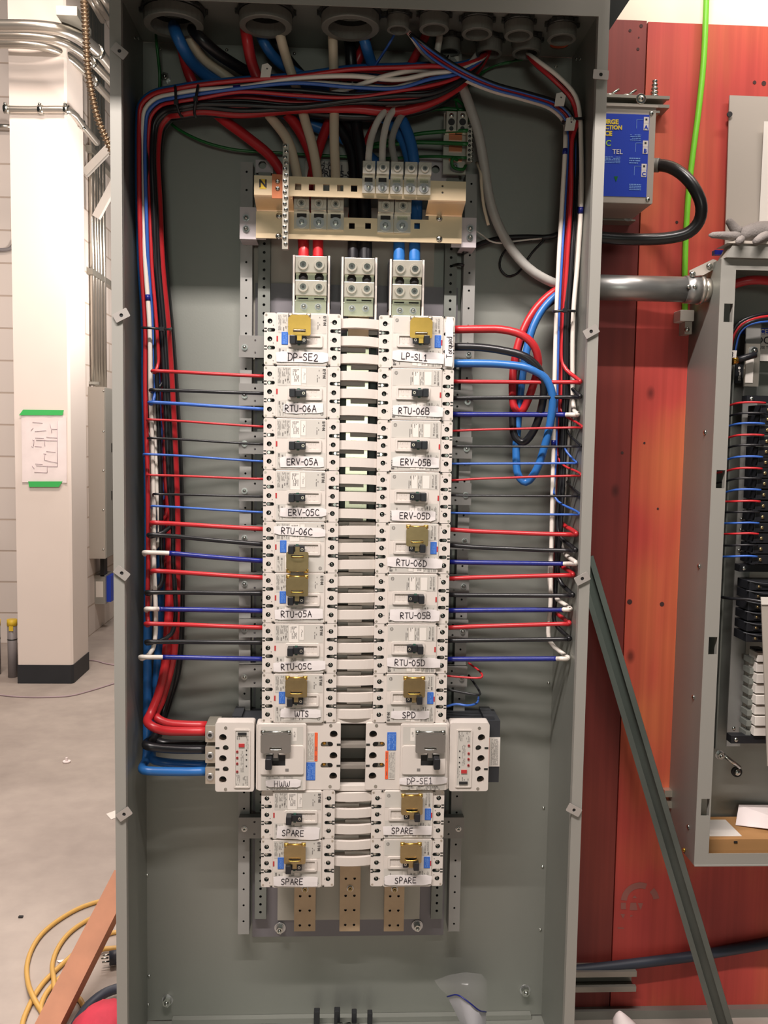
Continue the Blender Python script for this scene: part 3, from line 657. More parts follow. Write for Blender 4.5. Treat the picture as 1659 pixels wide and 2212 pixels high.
    b = MB(); x, z = f(.525, .525); b.ring((x, -.0119, z), (0, -1, 0), .0030, .0016, .0008, M['alu'], 14); D['handle_ring'] = b.mesh('handle_ring')
    b = MB(); x, z = f(.458, .525); b.box(x - .0026, x + .0026, -.0075, -.001, z - .0098, z + .0098, M['green_p']); D['handle_pivot'] = b.mesh('handle_pivot')
    b = MB(); box_uv(b, f, .164, .184, .445, .545, -.0006, .001, M['red']); D['trip_button'] = b.mesh('trip_button')
    return D
M['clipg'] = mat('grey_latch', (160, 152, 140), .5); M['ink2'] = mat('dark_print', (84, 80, 78), .6); M['line'] = mat('faint_line', (186, 176, 164), .6)
for fl in (False, True): PROTO[fl] = breaker_meshes(fl)
def hasp_meshes(m, m2, key, w=.045, hgt=.0405, dk=False):
    """padlock hasp, origin at its hinge centre; hangs down from it"""
    D = {}
    b = MB()
    poly = rrect(-w/2, w/2, -hgt, -.004, .004, 3)
    b.holed(poly, [rrect(-.0125, .0125, -hgt + .0065, -hgt + .0125, .001, 2)], -.0150, -.0135, m)
    b.box(-w/2 + .001, -w/2 + .0022, -.0135, -.002, -hgt + .010, -.006, m); b.box(w/2 - .0022, w/2 - .001, -.0135, -.002, -hgt + .010, -.006, m)
    b.box(-w/2 + .005, w/2 - .005, -.0146, -.0100, -.006, -.0002, m)
    b.prism([(-.0045, -hgt - .010), (.0045, -hgt - .010), (.0045, -hgt + .002), (-.0045, -hgt + .002)], -.0146, -.0132, m)
    D['plate'] = b.mesh('plate')
    b = MB()
    for s in (-1, 1): b.cyl((s*(w/2 - .0045) - .0045, -.0098, -.0006), (1, 0, 0), .0042, .009, m2, 14)
    b.cyl((-w/2 + .009, -.0090, -.001), (1, 0, 0), .0026, w - .018, m2, 10); D['hinge'] = b.mesh('hinge')
    b = MB(); b.tube(spline([(-.0115, -.0150, -hgt + .0095), (-.0115, -.0195, -hgt + .0095), (-.009, -.021, -hgt + .0095), (.009, -.021, -hgt + .0095), (.0115, -.0195, -hgt + .0095), (.0115, -.0150, -hgt + .0095)], .002)[0], .0012, m2, 8)
    D['lock_loop'] = b.mesh('lock_loop'); return D
HASP = {'gold': hasp_meshes(M['gold'], M['alu'], 'g'), 'bronze': hasp_meshes(M['gold_d'], M['gold'], 'b'), 'steel': hasp_meshes(M['silver'], M['chrome'], 's', .062, .044)}
def add_hasp(t, kind, x, z, up=False):
    r = None
    for nm, me in HASP[kind].items():
        if up:
            me = me.copy(); me.transform(Matrix.Rotation(PI, 4, 'Y'))
        o = put({'plate': 'lock_hasp', 'hinge': 'hinge', 'lock_loop': 'lock_loop'}[nm], me, r or t)
        if r is None: r = o; o.location = (x, 0, z)
        if nm == 'plate': o['label'] = {'gold': 'bright brass lock hasp', 'bronze': 'dark bronze lock hasp', 'steel': 'grey steel lock hasp'}[kind]
    return r
def tape_label(t, txt, cx, cz, w, h, rot, hh, off=0, y=-.0016, wd=.0011):
    random.seed(hash(txt) % 1000 if False else sum(map(ord, txt)) + int(cx*1e4))
    n = 9; b = MB(); up_ = []; lo = []
    cs, sn = math.cos(rot), math.sin(rot)
    for k in range(n + 1):
        x = -w/2 + w*k/n; e = .0016 if k in (0, n) else .0005
        up_.append((x + (random.uniform(-.001, .001)), h/2 + random.uniform(-e, e) - (.002 if k in (0, n) else 0))); lo.append((x + random.uniform(-.001, .001), -h/2 + random.uniform(-e, e) + (.002 if k in (0, n) else 0)))
    rings = []
    for (ux, uz), (lx, lz) in zip(up_, lo):
        wv = random.uniform(0, .0005)
        rings.append([(cx + x*cs - z*sn, yy - wv, cz + x*sn + z*cs) for x, z, yy in ((ux, uz, y), (ux*.5 + lx*.5, uz*.5 + lz*.5, y - .0002), (lx, lz, y), (lx, lz, y + .0006), (ux, uz, y + .0006))])
    b.loops(rings, M['tape']); o = b.obj('tape_label', t, local=True)
    if not txt: return o
    b = MB(); hand(b, txt, cx + off, cz, hh, y - .0011, M['ink'], wd, rot); put('handwriting', b.mesh('handwriting', fix=False), o)
    return o
def breaker(flip, zc, txt, lab, hasp=None, hup=False, sticker=False, tp=None):
    t = thing('circuit_breaker', lab, 'circuit breaker', (CXR if flip else CXL, 0, zc), 'three pole breakers in two columns')
    for nm, me in PROTO[flip].items():
        if nm in ('handle_ring', 'handle_pivot'): continue
        k = nm
        for s in ('_a0', '_a1', '_a2', '_b0', '_b1', '_b2', '_a', '_b'):
            if k.endswith(s): k = k[:-len(s)]; break
        o = put(k, me, t)
        if k == 'toggle_handle':
            put('handle_ring', PROTO[flip]['handle_ring'], o); put('handle_pivot', PROTO[flip]['handle_pivot'], o)
    hx = BW*(.047 if flip else -.035)
    if hasp: add_hasp(t, hasp, hx, BP*(-.455 if hup else .445), hup)
    if sticker:
        b = MB(); x = BW*(.276 if flip else -.228); b.rplate(x - .0066, x + .0066, -.011, .0142, -.0009, -.0002, M['blue'], .001, .0003)
        fine(b, x - .004, x + .004, -.009, .012, -.0011, M['panelp2'], 4, True, .8, .3); b.obj('lockout_sticker', t, local=True)['label'] = 'blue printed sticker'
    dx, dz, w, h, rot, off = tp
    tape_label(t, txt, dx, dz, w, h, rot, .0122 if txt != 'DP-SE2' else .0140, off, wd=.00145)
    return t
M['panelp2'] = mat('pale_blue_print', (120, 160, 220), .5)
def TP(flip, zc, x0, x1, y0, y1, rot=0, tx=None):
    a, c = at(x0, y0, 0), at(x1, y1, 0); X = CXR if flip else CXL
    off = 0 if tx is None else at(tx, (y0 + y1)/2, 0).x - (a.x + c.x)/2
    return ((a.x + c.x)/2 - X, (a.z + c.z)/2 - zc, c.x - a.x, a.z - c.z, rot, off)
ZC = [Z0 - BP*(i + .5) for i in range(8)]
ZLG = Z0 - 8*BP; HLG = .1450; ZS = [ZLG - HLG - BP*(i + .5) for i in range(2)]
PL = 'white breaker with the handwritten label '
Lf = [('DP-SE2', 'gold', False, True, (597, 709, 759, 784, 0, 655), 'top of the left column, bright brass hasp'), ('RTU-06A', None, False, False, (612, 697, 870, 894, .02, 649), 'left column'),
      ('ERV-05A', None, False, False, (605, 700, 985, 1010, .02, 653), 'left column'), ('ERV-05C', None, False, False, (605, 705, 1096, 1117, .01, 656), 'left column'),
      ('RTU-06C', 'bronze', True, True, (592, 703, 1137, 1158, -.05, 641), 'hasp folded down, left column'), ('RTU-05A', 'bronze', False, True, (594, 697, 1314, 1338, .03, 640), 'bronze hasp, left column'),
      ('RTU-05C', None, False, False, (590, 702, 1428, 1450, .05, 640), 'left column'), ('WTS', 'bronze', False, True, (606, 693, 1531, 1550, -.02, 652), 'above the large left breaker')]
Rf = [('LP-SL1', 'gold', False, True, (848, 958, 758, 784, -.05, 895), 'top of the right column beside the Torqued strip'), ('RTU-06B', None, False, False, (848, 957, 875, 900, -.02, 894), 'right column'),
      ('ERV-05B', None, False, False, (848, 948, 986, 1010, -.02, 898), 'right column'), ('ERV-05D', None, False, False, (846, 940, 1102, 1126, .0, 896), 'right column'),
      ('RTU-06D', 'bronze', False, True, (836, 955, 1204, 1227, -.03, 889), 'bronze hasp, right column'), ('RTU-05B', None, False, False, (842, 949, 1316, 1342, .0, 897), 'right column'),
      ('RTU-05D', None, False, False, (836, 950, 1420, 1442, -.01, 885), 'right column'), ('SPD', 'bronze', False, True, (845, 927, 1535, 1553, .0, 883), 'above the large right breaker')]
for fl, tab in ((False, Lf), (True, Rf)):
    for i, (txt, hs, hup, stk, (x0, x1, y0, y1, rot, tx), wh) in enumerate(tab):
        breaker(fl, ZC[i], txt, PL + txt + ', ' + wh, hs, hup, stk, TP(fl, ZC[i], x0, x1, y0, y1, rot, tx))
for fl, i, hs, stk, tp, lab in ((False, 0, None, False, (598, 690, 1785, 1812, -.04, 633), 'white SPARE breaker without a hasp under the large left breaker'),
                                (False, 1, 'bronze', True, (591, 687, 1893, 1914, -.02, 631), 'white SPARE breaker with bronze hasp at the foot of the left column'),
                                (True, 0, 'bronze', True, (828, 932, 1784, 1803, .0, 869), 'white SPARE breaker with bronze hasp under the large right breaker'),
                                (True, 1, 'bronze', True, (830, 932, 1890, 1911, .0, 876), 'white SPARE breaker with bronze hasp at the foot of the right column')):
    x0, x1, y0, y1, rot, tx = tp; breaker(fl, ZS[i], 'SPARE', lab, hs, False, stk, TP(fl, ZS[i], x0, x1, y0, y1, rot, tx))
# the vertical "Torqued" strip
a, c = at(962, 684, -.004), at(979, 793, -.004)
ts = thing('tape_strip', 'upright white tape strip handwritten Torqued on the right edge of the top right breaker', 'tape label', ((a.x + c.x)/2, -.003, (a.z + c.z)/2))
o = tape_label(ts, '', 0, 0, .098, .0165, PI/2, .01, y=.0018); b = MB(); hand(b, 'Torqued', .0005, -.011, .0105, .0009, M['ink'], .0011, PI/2, .03); put('handwriting', b.mesh('handwriting', fix=False), o)
# ------------------------------------------------------------------ the two large breakers
def big_breaker(flip, txt, lab):
    # measured on the left one in photo pixels, right one measured on its own
    k = .4099
    def X(c): return at(430 + c*k, 1636, 0).x
    cz = ZLG - HLG/2
    t = thing('large_circuit_breaker', lab, 'circuit breaker', (X(415) if not flip else X(1203), 0, cz), 'large breakers across the columns'); ox = t.location.x
    zt, zb_ = HLG/2 - .001, -HLG/2 + .001
    def Zp(c): # crop row -> local z
        return zt - (c - 158)/(508 - 158)*(HLG - .002)
    def xr(a, b_): return X(a) - ox, X(b_) - ox
    if not flip: e0, e1, f0, f1, g0, g1, tb0, tb1 = 85, 290, 310, 565, 300, 745, 85, 290
    else: e0, e1, f0, f1, g0, g1 = 1320, 1527, 1060, 1308, 878, 1318
    # black case, wider than the cover on the outer side
    x0, x1 = xr(85 if not flip else 900, 730 if not flip else 1598)
    b = MB(); b.box(x0 + (.03 if not flip else .0), x1, .034, .118, zb_ + .004, zt - .004, M['blackcase'])
    b.box(*((x0 + .03, x0 + .05) if not flip else (x1 - .035, x1 - .012)), .040, .11, zt - .004, zt + .004, M['blackcase']); b.obj('case', t, local=True)
    x0, x1 = xr(g0, g1)
    hs = []; us = (708, 692) if not flip else (916, 930)
    zr = [Zp(217), Zp(330), Zp(437)]; zs_ = [Zp(270), Zp(381)]
    for z in zr: hs.append(circ(X(us[0]) - ox, z, .0082, 18))
    for z in zs_:
        q0, q1 = sorted((X(us[1]) - ox, X(us[1] + (-36 if not flip else 36)) - ox)); hs.append(rrect(q0 - .0062, q1 + .0052, z - .006, z + .006, .0058, 4))
    b = MB(); b.holed(rrect(x0, x1, zb_, zt, .004, 3), hs, .004, .0335, M['beige'], M['case'])
    for z in zr: b.cyl((X(us[0]) - ox, .028, z), (0, 1, 0), .0085, .001, M['dark'])
    for z in zs_:
        q0, q1 = sorted((X(us[1]) - ox, X(us[1] + (-36 if not flip else 36)) - ox)); b.box(q0 - .008, q1 + .008, .014, .016, z - .0065, z + .0065, M['panelp']); b.cyl((X(us[1]) - ox, .0105, z), (0, 1, 0), .0058, .003, M['dark'])
        ue = X(735 if not flip else 890) - ox; b.box(ue - .004, ue + .004, .0034, .0039, z - .0022, z + .0022, M['nut'])
    b.obj('base_cover', t, local=True)
    for z in zs_:
        b = MB(); xx = X(us[1] + (-34 if not flip else 34)) - ox; b.dome((xx, .0140, z), (0, -1, 0), .0042, .003, M['brass']); b.obj('brass_screw', t, local=True)
    # trip unit block
    x0, x1 = xr(e0, e1); hs = []; ub, usm = (125, 140) if not flip else (1486, 1471)
    for c in (231, 341, 451): hs.append(circ(X(ub) - ox, Zp(c), .0078, 18))
    for c in (285, 396): hs.append(circ(X(usm) - ox, Zp(c), .0062, 16))
    b = MB(); b.holed(rrect(x0, x1, zb_ - .002, zt + .002, .005, 3), hs, 0, .0335, M['beige'], M['case'])
    for c in (231, 341, 451): b.cyl((X(ub) - ox, .022, Zp(c)), (0, 1, 0), .0082, .001, M['dark'])
    for c in (285, 396): b.cyl((X(usm) - ox, .009, Zp(c)), (0, 1, 0), .0066, .001, M['nut']); ue = X(97 if not flip else 1513) - ox; b.box(ue - .004, ue + .004, -.0005, -.0001, Zp(c) - .002, Zp(c) + .002, M['nut'])
    tu = b.obj('trip_unit_cover', t, local=True)
    for c in (180, 500):
        for uu in ((140, 692) if not flip else (1473, 933)):
            inner = uu in (140, 1473); b = MB(); b.cyl((X(uu) - ox, .0 if inner else .0039, Zp(c if inner else c - 10)), (0, -1, 0), .0034, .0006, M['chrome'], 12); b.obj('corner_screw', t, local=True)
    x0, x1 = xr(*((184, 270) if not flip else (1353, 1437))); z0, z1 = Zp(492), Zp(186)
    b = MB(); b.holed(rrect(x0, x1, z0, z1, .003), [rrect(x0 + .003, x1 - .003, z0 + .003, z1 - .003, .002)], -.0022, -.0001, M['beige']); b.box(x0 + .003, x1 - .003, -.0008, -.0001, z0 + .003, z1 - .003, M['panelp'])
    fl = (lambda q: q) if not flip else (lambda q: 678 - q)
    xc = (x0 + x1)/2; s = 1 if not flip else -1
    zz = Zp(fl(210)); b.box(xc - .009, xc + .009, -.003, -.0009, zz - .0028, zz + .0028, M['dark'])
    zz = Zp(fl(270)); b.box(xc - s*.001 - .006, xc - s*.001 + .006, -.0026, -.0009, zz - .0036, zz + .0036, M['red'])
    for c in (303, 335, 365, 407): zz = Zp(fl(c)); b.cyl((xc - s*.010, -.0009, zz), (0, -1, 0), .0026, .0012, M['red']); b.cyl((xc - s*.010, -.0021, zz), (0, -1, 0), .0012, .0004, M['nut'])
    for c in (295, 318, 345, 378): zz = Zp(fl(c)); b.cyl((xc + s*.009, -.0009, zz), (0, -1, 0), .0014, .0008, M['dark'], 8)
    for c0, c1, q0, q1 in ((222, 240, -.012, .004), (222, 290, .008, .013), (300, 410, -.003, .004), (425, 478, -.012, -.004), (430, 480, .001, .012)):
        za, zb2 = sorted((Zp(fl(c0)), Zp(fl(c1)))); xa, xb = sorted((xc + s*q0, xc + s*q1)); fine(b, xa, xb, za, zb2, -.0011, M['print'], 4, True, .6)
    b.obj('trip_unit_panel', t, local=True)
    # raised handle cover
    x0, x1 = xr(f0, f1)
    b = MB(); b.rplate(x0, x1, zb_ + .001, zt + .001, -.004, .004, M['beige'], .004, .0012); b.obj('handle_cover', t, local=True)
    xi0, xi1 = xr(*((326, 552) if not flip else (1070, 1296))); b = MB(); z0, z1 = Zp(416), Zp(268)
    wx0, wx1 = xr(*((354, 456) if not flip else (1167, 1264))); wz0, wz1 = Zp(370), Zp(315)
    b.holed(rrect(xi0, xi1, z0, z1, .004), [rect(wx0, wx1, wz0, wz1)], -.0075, -.0038, M['beige'], M['dark']); b.box(wx0 - .001, wx1 + .001, -.0046, -.0041, wz0 - .001, wz1 + .001, M['dark'])
    qx = X(465 if not flip else 1156) - ox; b.box(qx - .0035, qx + .0035, -.0079, -.0074, Zp(393) - .003, Zp(393) + .003, M['print']); b.obj('handle_frame', t, local=True)
    b = MB(); hx = X(372 if not flip else 1246) - ox; b.rplate(hx - .0068, hx + .0068, Zp(372), Zp(316), -.032, -.0045, M['black'], .003, .0015); b.obj('toggle_handle', t, local=True)
    hx = X(406 if not flip else 1214) - ox; add_hasp(t, 'steel', hx, Zp(192))
    b = MB(); b.box(hx - .0062, hx + .0062, -.0145, -.0125, Zp(338), Zp(288), M['nut']); b.obj('hasp_tongue', t, local=True)
    # printed strips on the cover
    b = MB(); q0, q1 = xr(*((328, 548) if not flip else (1072, 1296)))
    b.poly([(q0, -.0043, Zp(502)), (q1, -.0043, Zp(502)), (q1, -.0043, Zp(424)), (q0, -.0043, Zp(424))], M['panelp']); b.poly([(q0, -.0043, Zp(262)), (q1, -.0043, Zp(262)), (q1, -.0043, Zp(170)), (q0, -.0043, Zp(170))], M['panelp'])
    fine(b, q0 + .01, q1 - .02, Zp(440), Zp(428), -.0046, M['print'], 2); fine(b, q0 + .012, q1 - .01, Zp(500), Zp(482), -.0046, M['ink2'], 3)
    zz = Zp(210); xa = X(503 if not flip else 1122) - ox; b.poly([(xa - .0045, -.0045, zz - .014), (xa + .0045, -.0045, zz - .014), (xa + .0045, -.0045, zz + .014), (xa - .0045, -.0045, zz + .014)], M['white']); fine(b, xa - .002, xa + .002, zz - .006, zz + .006, -.0047, M['ink2'], 2, True)
    put('printed_label', b.mesh('printed_label', fix=False), t)
    for c0, c1, r0, r1, m, nm in (((608, 624, 207, 357, 'orange', 'warning_strip'), (570, 607, 206, 356, 'panelp', 'safety_print'), (565, 613, 363, 457, 'blue', 'lockout_sticker')) if not flip else
                                  ((982, 998, 304, 452, 'orange', 'warning_strip'), (999, 1034, 304, 452, 'panelp', 'safety_print'), (990, 1038, 205, 300, 'blue', 'lockout_sticker'))):
        xa, xb = xr(c0, c1); b = MB(); b.rplate(xa, xb, Zp(r1), Zp(r0), .0032, .0039, M[m], .001, .0002)
        fine(b, xa + .001, xb - .001, Zp(r1) + .003, Zp(r0) - .003, .0030, M['print'] if m == 'panelp' else (M['ink2'] if m == 'orange' else M['panelp2']), 1 if m == 'orange' else 6, True, .7 if m != 'orange' else .5, .35)
        b.obj(nm, t, local=True)['label'] = {'orange': 'orange WARNING strip', 'panelp': 'grey printed safety notes', 'blue': 'blue printed sticker'}[m]
    if flip:
        xa, xb = xr(1530, 1600); b = MB(); b.box(xa, xb, .0325, .0335, Zp(412), Zp(256), M['white']); b.box(xa + .0005, xa + .005, .0321, .0325, Zp(410), Zp(260), M['orange']); fine(b, xa + .009, xb - .004, Zp(405), Zp(264), .0322, M['print'], 9, True, .8); o = b.obj('warning_label', t, local=True)
    a = xr(*((352, 538) if not flip else (1058, 1308))); zc_ = Zp(464 if not flip else 452)
    tape_label(t, txt, (a[0] + a[1])/2, zc_, a[1] - a[0], .0165, 0 if not flip else .015, .0125, -.002 if not flip else -.008, y=-.0062)
    return t
big_breaker(False, 'HWW', 'large white breaker labelled HWW with red, black and blue cables on its left')
big_breaker(True, 'DP-SE1', 'large white breaker labelled DP-SE1 with a black case on its right')
# lugs on the left side of the HWW breaker
for py, lab in ((1571, 'red'), (1616, 'black'), (1661, 'blue')):
    a, c = at(444, py, .02), at(466, py + 24, .02)
    t = thing('cable_lug', 'silver lug at the left of the HWW breaker clamping the %s cables' % lab, 'cable lug', (a.x, .03, a.z), 'lugs on the HWW breaker')
    b = MB(); b.rplate(a.x, c.x + .006, c.z - .006, a.z + .006, .013, .075, M['alu'], .002, .001); b.obj('body', t)
    b = MB(); b.ring(((a.x + c.x)/2, .0129, (a.z + c.z)/2 - .002), (0, -1, 0), .0078, .004, .003, M['washer'], 16); b.cyl(((a.x + c.x)/2, .0125, (a.z + c.z)/2 - .002), (0, -1, 0), .004, .001, M['nut']); b.obj('set_screw', t)
# ------------------------------------------------------------------ connector straps between the columns
XA, XB = CXL + BW/2 - .002, CXR - BW/2 + .002
def strap_mesh(h, k, wid=0, y0=.012, bow=.008, dep=.07, m='strap', full=False):
    b = MB(); n = 12; rings = []
    x0, x1 = XA - wid, XB + wid; t0 = random.uniform(-.001, .001)
    for i in range(n + 1):
        x = x0 + (x1 - x0)*i/n; q = 1 - (2*i/n - 1)**2
        y = y0 - bow*q; dz = .0012*q + t0*(2*i/n - 1)
        rings.append([(x, y, -h/2 + dz), (x, y, h/2 + dz), (x, y + dep*.5, h/2 + dz*.5), (x, y + dep*.5, -h/2 + dz*.5)])
    b.loops(rings, M[m])
    xs_ = x0 + (x1 - x0)*(.30 if k == 0 else .66)
    xa, xb = (x0 + .003, xs_) if k == 0 else (xs_, x1 - .003)
    fa, fb = (xs_, x1 - .003) if k == 0 else (x0 + .003, xs_)
    if full: b.box(fa, fb, y0 + .009, y0 + dep, -.0165, .0165, M['strapr']); b.box(xa, xb, y0 + .022, y0 + dep, -.0160, .0160, M['strapr'])
    else: b.box(fa, fb, y0 + dep*.5 + .0002, y0 + dep, -h/2 - .008, h/2 - .002, M[m])
    return b.mesh('strap')
SM = [strap_mesh(.0185, 0), strap_mesh(.0185, 1)]; SM2 = [strap_mesh(.0185, 0, full=True), strap_mesh(.0185, 1, full=True)]
pos = ['top', 'middle', 'bottom']
for i in range(8):
    for k, v in enumerate((.163, .5, .835)):
        z = Z0 - BP*(i + v) - .001
        o = put('connector_strap', (SM2 if i > 3 else SM)[(i + k) % 2]); o.location = (0, 0, z); tag(o, 'white sleeved strap, %s of three between breakers %s and %s' % (pos[k], Lf[i][0], Rf[i][0]), 'connector strap', 'straps between the breaker columns')
for i in range(2):
    for k, v in enumerate((.163, .5, .835)):
        if i == 1 and k == 2: continue
        z = ZS[i] + BP*(.5 - v); o = put('connector_strap', SM2[(i + k) % 2]); o.location = (0, 0, z)
        tag(o, 'white sleeved strap, %s of those between the %s pair of SPARE breakers' % (pos[k], ('upper', 'lower')[i]), 'connector strap', 'straps between the breaker columns')
for k, (py, h) in enumerate(((1553, .019), (1612, .0075), (1657, .0075), (1703, .011))):
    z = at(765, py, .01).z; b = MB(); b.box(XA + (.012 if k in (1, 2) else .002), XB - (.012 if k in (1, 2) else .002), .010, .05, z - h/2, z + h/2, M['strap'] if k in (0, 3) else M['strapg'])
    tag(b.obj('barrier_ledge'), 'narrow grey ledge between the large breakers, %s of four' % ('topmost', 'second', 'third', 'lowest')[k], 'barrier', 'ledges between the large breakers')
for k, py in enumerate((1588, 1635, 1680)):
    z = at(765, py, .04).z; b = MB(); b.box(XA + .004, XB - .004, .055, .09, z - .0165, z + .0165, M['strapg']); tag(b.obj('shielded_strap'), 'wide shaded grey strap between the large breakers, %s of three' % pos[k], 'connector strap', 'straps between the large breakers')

M['base_g'] = mat('bus_base_green_grey', (92, 104, 98), .5)
for s, (x0, x1) in (('left', (XA + .004, XA + .016)), ('right', (XB - .016, XB - .004))):
    b = MB(); b.box(x0, x1, .072, .09, ZS[1] + .0, Z0 - .03, M['base_g']); tag(b.obj('bus_side_base'), 'grey green plastic strip behind the connector straps, %s of the bus bar' % s, 'bus base', 'strips beside the bus bar')
# ------------------------------------------------------------------ main lugs above the columns
for k, (x0, x1, dy, col) in enumerate(((637, 706, 0, 'red'), (743, 808, 4, 'black'), (848, 910, 9, 'blue'))):
    def A(x, y, Y=.0): return at(x, y + dy, Y)
    a, c = A(x0, 553), A(x1, 730)
    t = thing('main_lug', 'silver four screw main lug clamping two thick %s cables' % col, 'cable lug', ((a.x + c.x)/2, .08, c.z), 'main lugs above the breakers')
    X0, X1 = a.x, c.x; XC = (X0 + X1)/2; q = (X1 - X0)/4.1
    zz = lambda y: A(x0, y).z
    def screws(y, Y, r, m2='chrome'):
        b = MB()
        for s in (-1, 1):
            b.ring((XC + s*q, Y, zz(y)), (0, -1, 0), r, r*.62, .004, M['alu'], 18); b.cyl((XC + s*q, Y - .0002, zz(y)), (0, -1, 0), r*.62, .0015, M['chrome']); b.cyl((XC + s*q, Y - .0016, zz(y)), (0, -1, 0), r*.3, .0008, M['nut'], 6)
        return b.obj('clamp_screw', t)
    b = MB(); b.rplate(X0 + .001, X1 - .001, zz(589), zz(553), -.004, .080, M['alu'], .001, .0008); b.obj('upper_clamp', t); screws(572, -.004, .0105)
    b = MB(); b.box(X0 + .002, X1 - .002, .010, .075, zz(604), zz(589), M['tinbar'])
    for s in (-1, 1): b.dome((XC + s*q, .0098, zz(597)), (0, -1, 0), .0095, .008, M['dark'])
    b.obj('cable_window', t)
    b = MB(); b.rplate(X0 + .001, X1 - .001, zz(637), zz(604), .002, .075, M['alu'], .001, .0008); b.obj('lower_clamp', t); screws(619, .002, .0105)
    b = MB(); b.box(X0 + .002, X1 - .002, .016, .05, zz(646), zz(637), M['tinbar'])
    for s in (-1, 1): b.box(XC + s*q - .010, XC + s*q + .010, .0150, .0162, zz(643), zz(640), M['dark'])
    b.obj('slot_plate', t)
    b = MB(); b.rplate(X0, X1 - .002, zz(677), zz(646), .012, .022, M['tinbar'], .001, .0008); b.obj('mounting_pad', t)
    b = MB()
    for s in (-1, 1): bolt(b, (XC + s*q*.9, .012, zz(660)), .0055, .004)
    b.obj('pad_bolt', t)
    b = MB(); b.box(XC - .021, XC + .021, .030, .040, zz(742), zz(676), M['busbar'])
    for s in (-1, 1): bolt(b, (XC + s*.0105, .030, zz(690)), .005, .004)
    b.obj('copper_strap', t)
    for s in (-1, 1):
        xx = X0 - .0045 if s < 0 else X1 + .0005
        b = MB(); b.box(xx, xx + .004, .012, .07, zz(700), zz(548), M['strap']); b.obj('barrier', t)
        b = MB(); b.box(xx - .0018 if s < 0 else xx + .0042, xx - .0004 if s < 0 else xx + .0056, .020, .07, zz(655), zz(548), M['dark']); b.obj('barrier_liner', t)
# ------------------------------------------------------------------ neutral bar
YU, YL = -.015, .040
ta, tc_ = at(549, 378, YU), at(1007, 395, YU)
nb = thing('neutral_bar', 'stepped yellow passivated steel neutral bar with square holes and an N sticker', 'neutral bar', ((ta.x + tc_.x)/2, YL, at(700, 520, YL).z))
zu1 = (ta.z + at(1007, 393, YU).z)/2; zu0 = (at(700, 425, YU).z)
sq = lambda x, z, r: rect(x - r, x + r, z - r, z + r)
hs = []
for px in (644, 674, 705, 735, 765): p = at(px, 400, YU); hs.append(sq(p.x, (zu0 + zu1)/2 - .001, .0062))
for py in (402, 416): p = at(956, py, YU); hs.append(circ(p.x, p.z, .0022, 8))
b = MB(); b.holed(rect(ta.x, tc_.x, zu0, zu1), hs, YU, YU + .005, M['chromate']); b.obj('upper_bar', nb)
la, lc = at(553, 455, YL), at(997, 522, YL); zl1 = at(553, 456, YL).z; zl0 = at(780, 520, YL).z
zlm = at(750, 470, YL).z; xm0, xm1 = at(740, 470, YL).x, at(926, 470, YL).x
hs = []
for px in (760, 795, 901): p = at(px, 488, YL); hs.append(sq(p.x, p.z, .0058))
b = MB(); b.holed([(la.x, zl0), (lc.x, zl0), (lc.x, zl1), (xm1, zl1), (xm1, zlm), (xm0 - .0001, zlm), (xm0, zl1 - .0002), (la.x, zl1)], hs, YL, YL + .005, M['chromate']); b.obj('lower_bar', nb)
for x0, x1 in ((ta.x, at(632, 440, YU).x), (at(925, 440, YU).x, tc_.x)):
    b = MB(); rings = []
    for i in range(9):
        tt = i/8; y = YU + (YL - YU)*(tt*tt*(3 - 2*tt)); z = zu0 + .0002 - tt*(zu0 - zl1)
        rings.append([(x0, y, z), (x1, y, z), (x1, y + .005, z + .002), (x0, y + .005, z + .002)])
    b.loops(rings, M['chromate']); b.obj('end_step', nb)
for px, py in ((603, 466), (602, 510), (949, 472), (949, 516)):
    p = at(px, py, YL); b = MB(); b.dome((p.x, YL, p.z), (0, -1, 0), .0066, .004, M['chrome']); b.obj('round_screw', nb)
p0, p1 = at(561, 387, YU), at(575, 408, YU); b = MB(); b.box(p0.x, p1.x, YU - .0006, YU - .0001, p1.z, p0.z, M['ytape']); o = b.obj('letter_sticker', nb)
textput('N', .021, M['ink'], ((p0.x + p1.x)/2, YU - .0008, p1.z + .003), o, align='CENTER', bold=.0006)
for x0, y0, x1, y1 in ((518, 447, 553, 517), (997, 470, 1028, 535)):
    a, c = at(x0, y0, .046), at(x1, y1, .046); b = MB(); b.box(a.x - (0 if x0 < 600 else .02), c.x + (.02 if x0 < 600 else 0), .0455, .049, c.z, a.z, M['lilac']); b.box(a.x, c.x, .0491, .104, c.z, c.z + .003, M['lilac']); o = b.obj('mounting_tab', nb)
    xb = a.x + .013 if x0 < 600 else c.x - .013
    for zq in (a.z - .022, c.z + .020): b = MB(); bolt(b, (xb, .0455, zq), .0058, .003); b.obj('bolt', o)
a, c = at(588, 377, YU), at(622, 430, YU); b = MB(); b.prism([(a.x, a.z), (c.x, a.z - .001), (c.x + .002, c.z), (a.x, c.z)], YU - .004, YU - .0003, M['copper'])
for py in (393, 408): p = at(600, py, YU); b.dome((p.x, YU - .004, p.z), (0, -1, 0), .0046, .003, M['chrome'])
b.obj('copper_clip', nb)
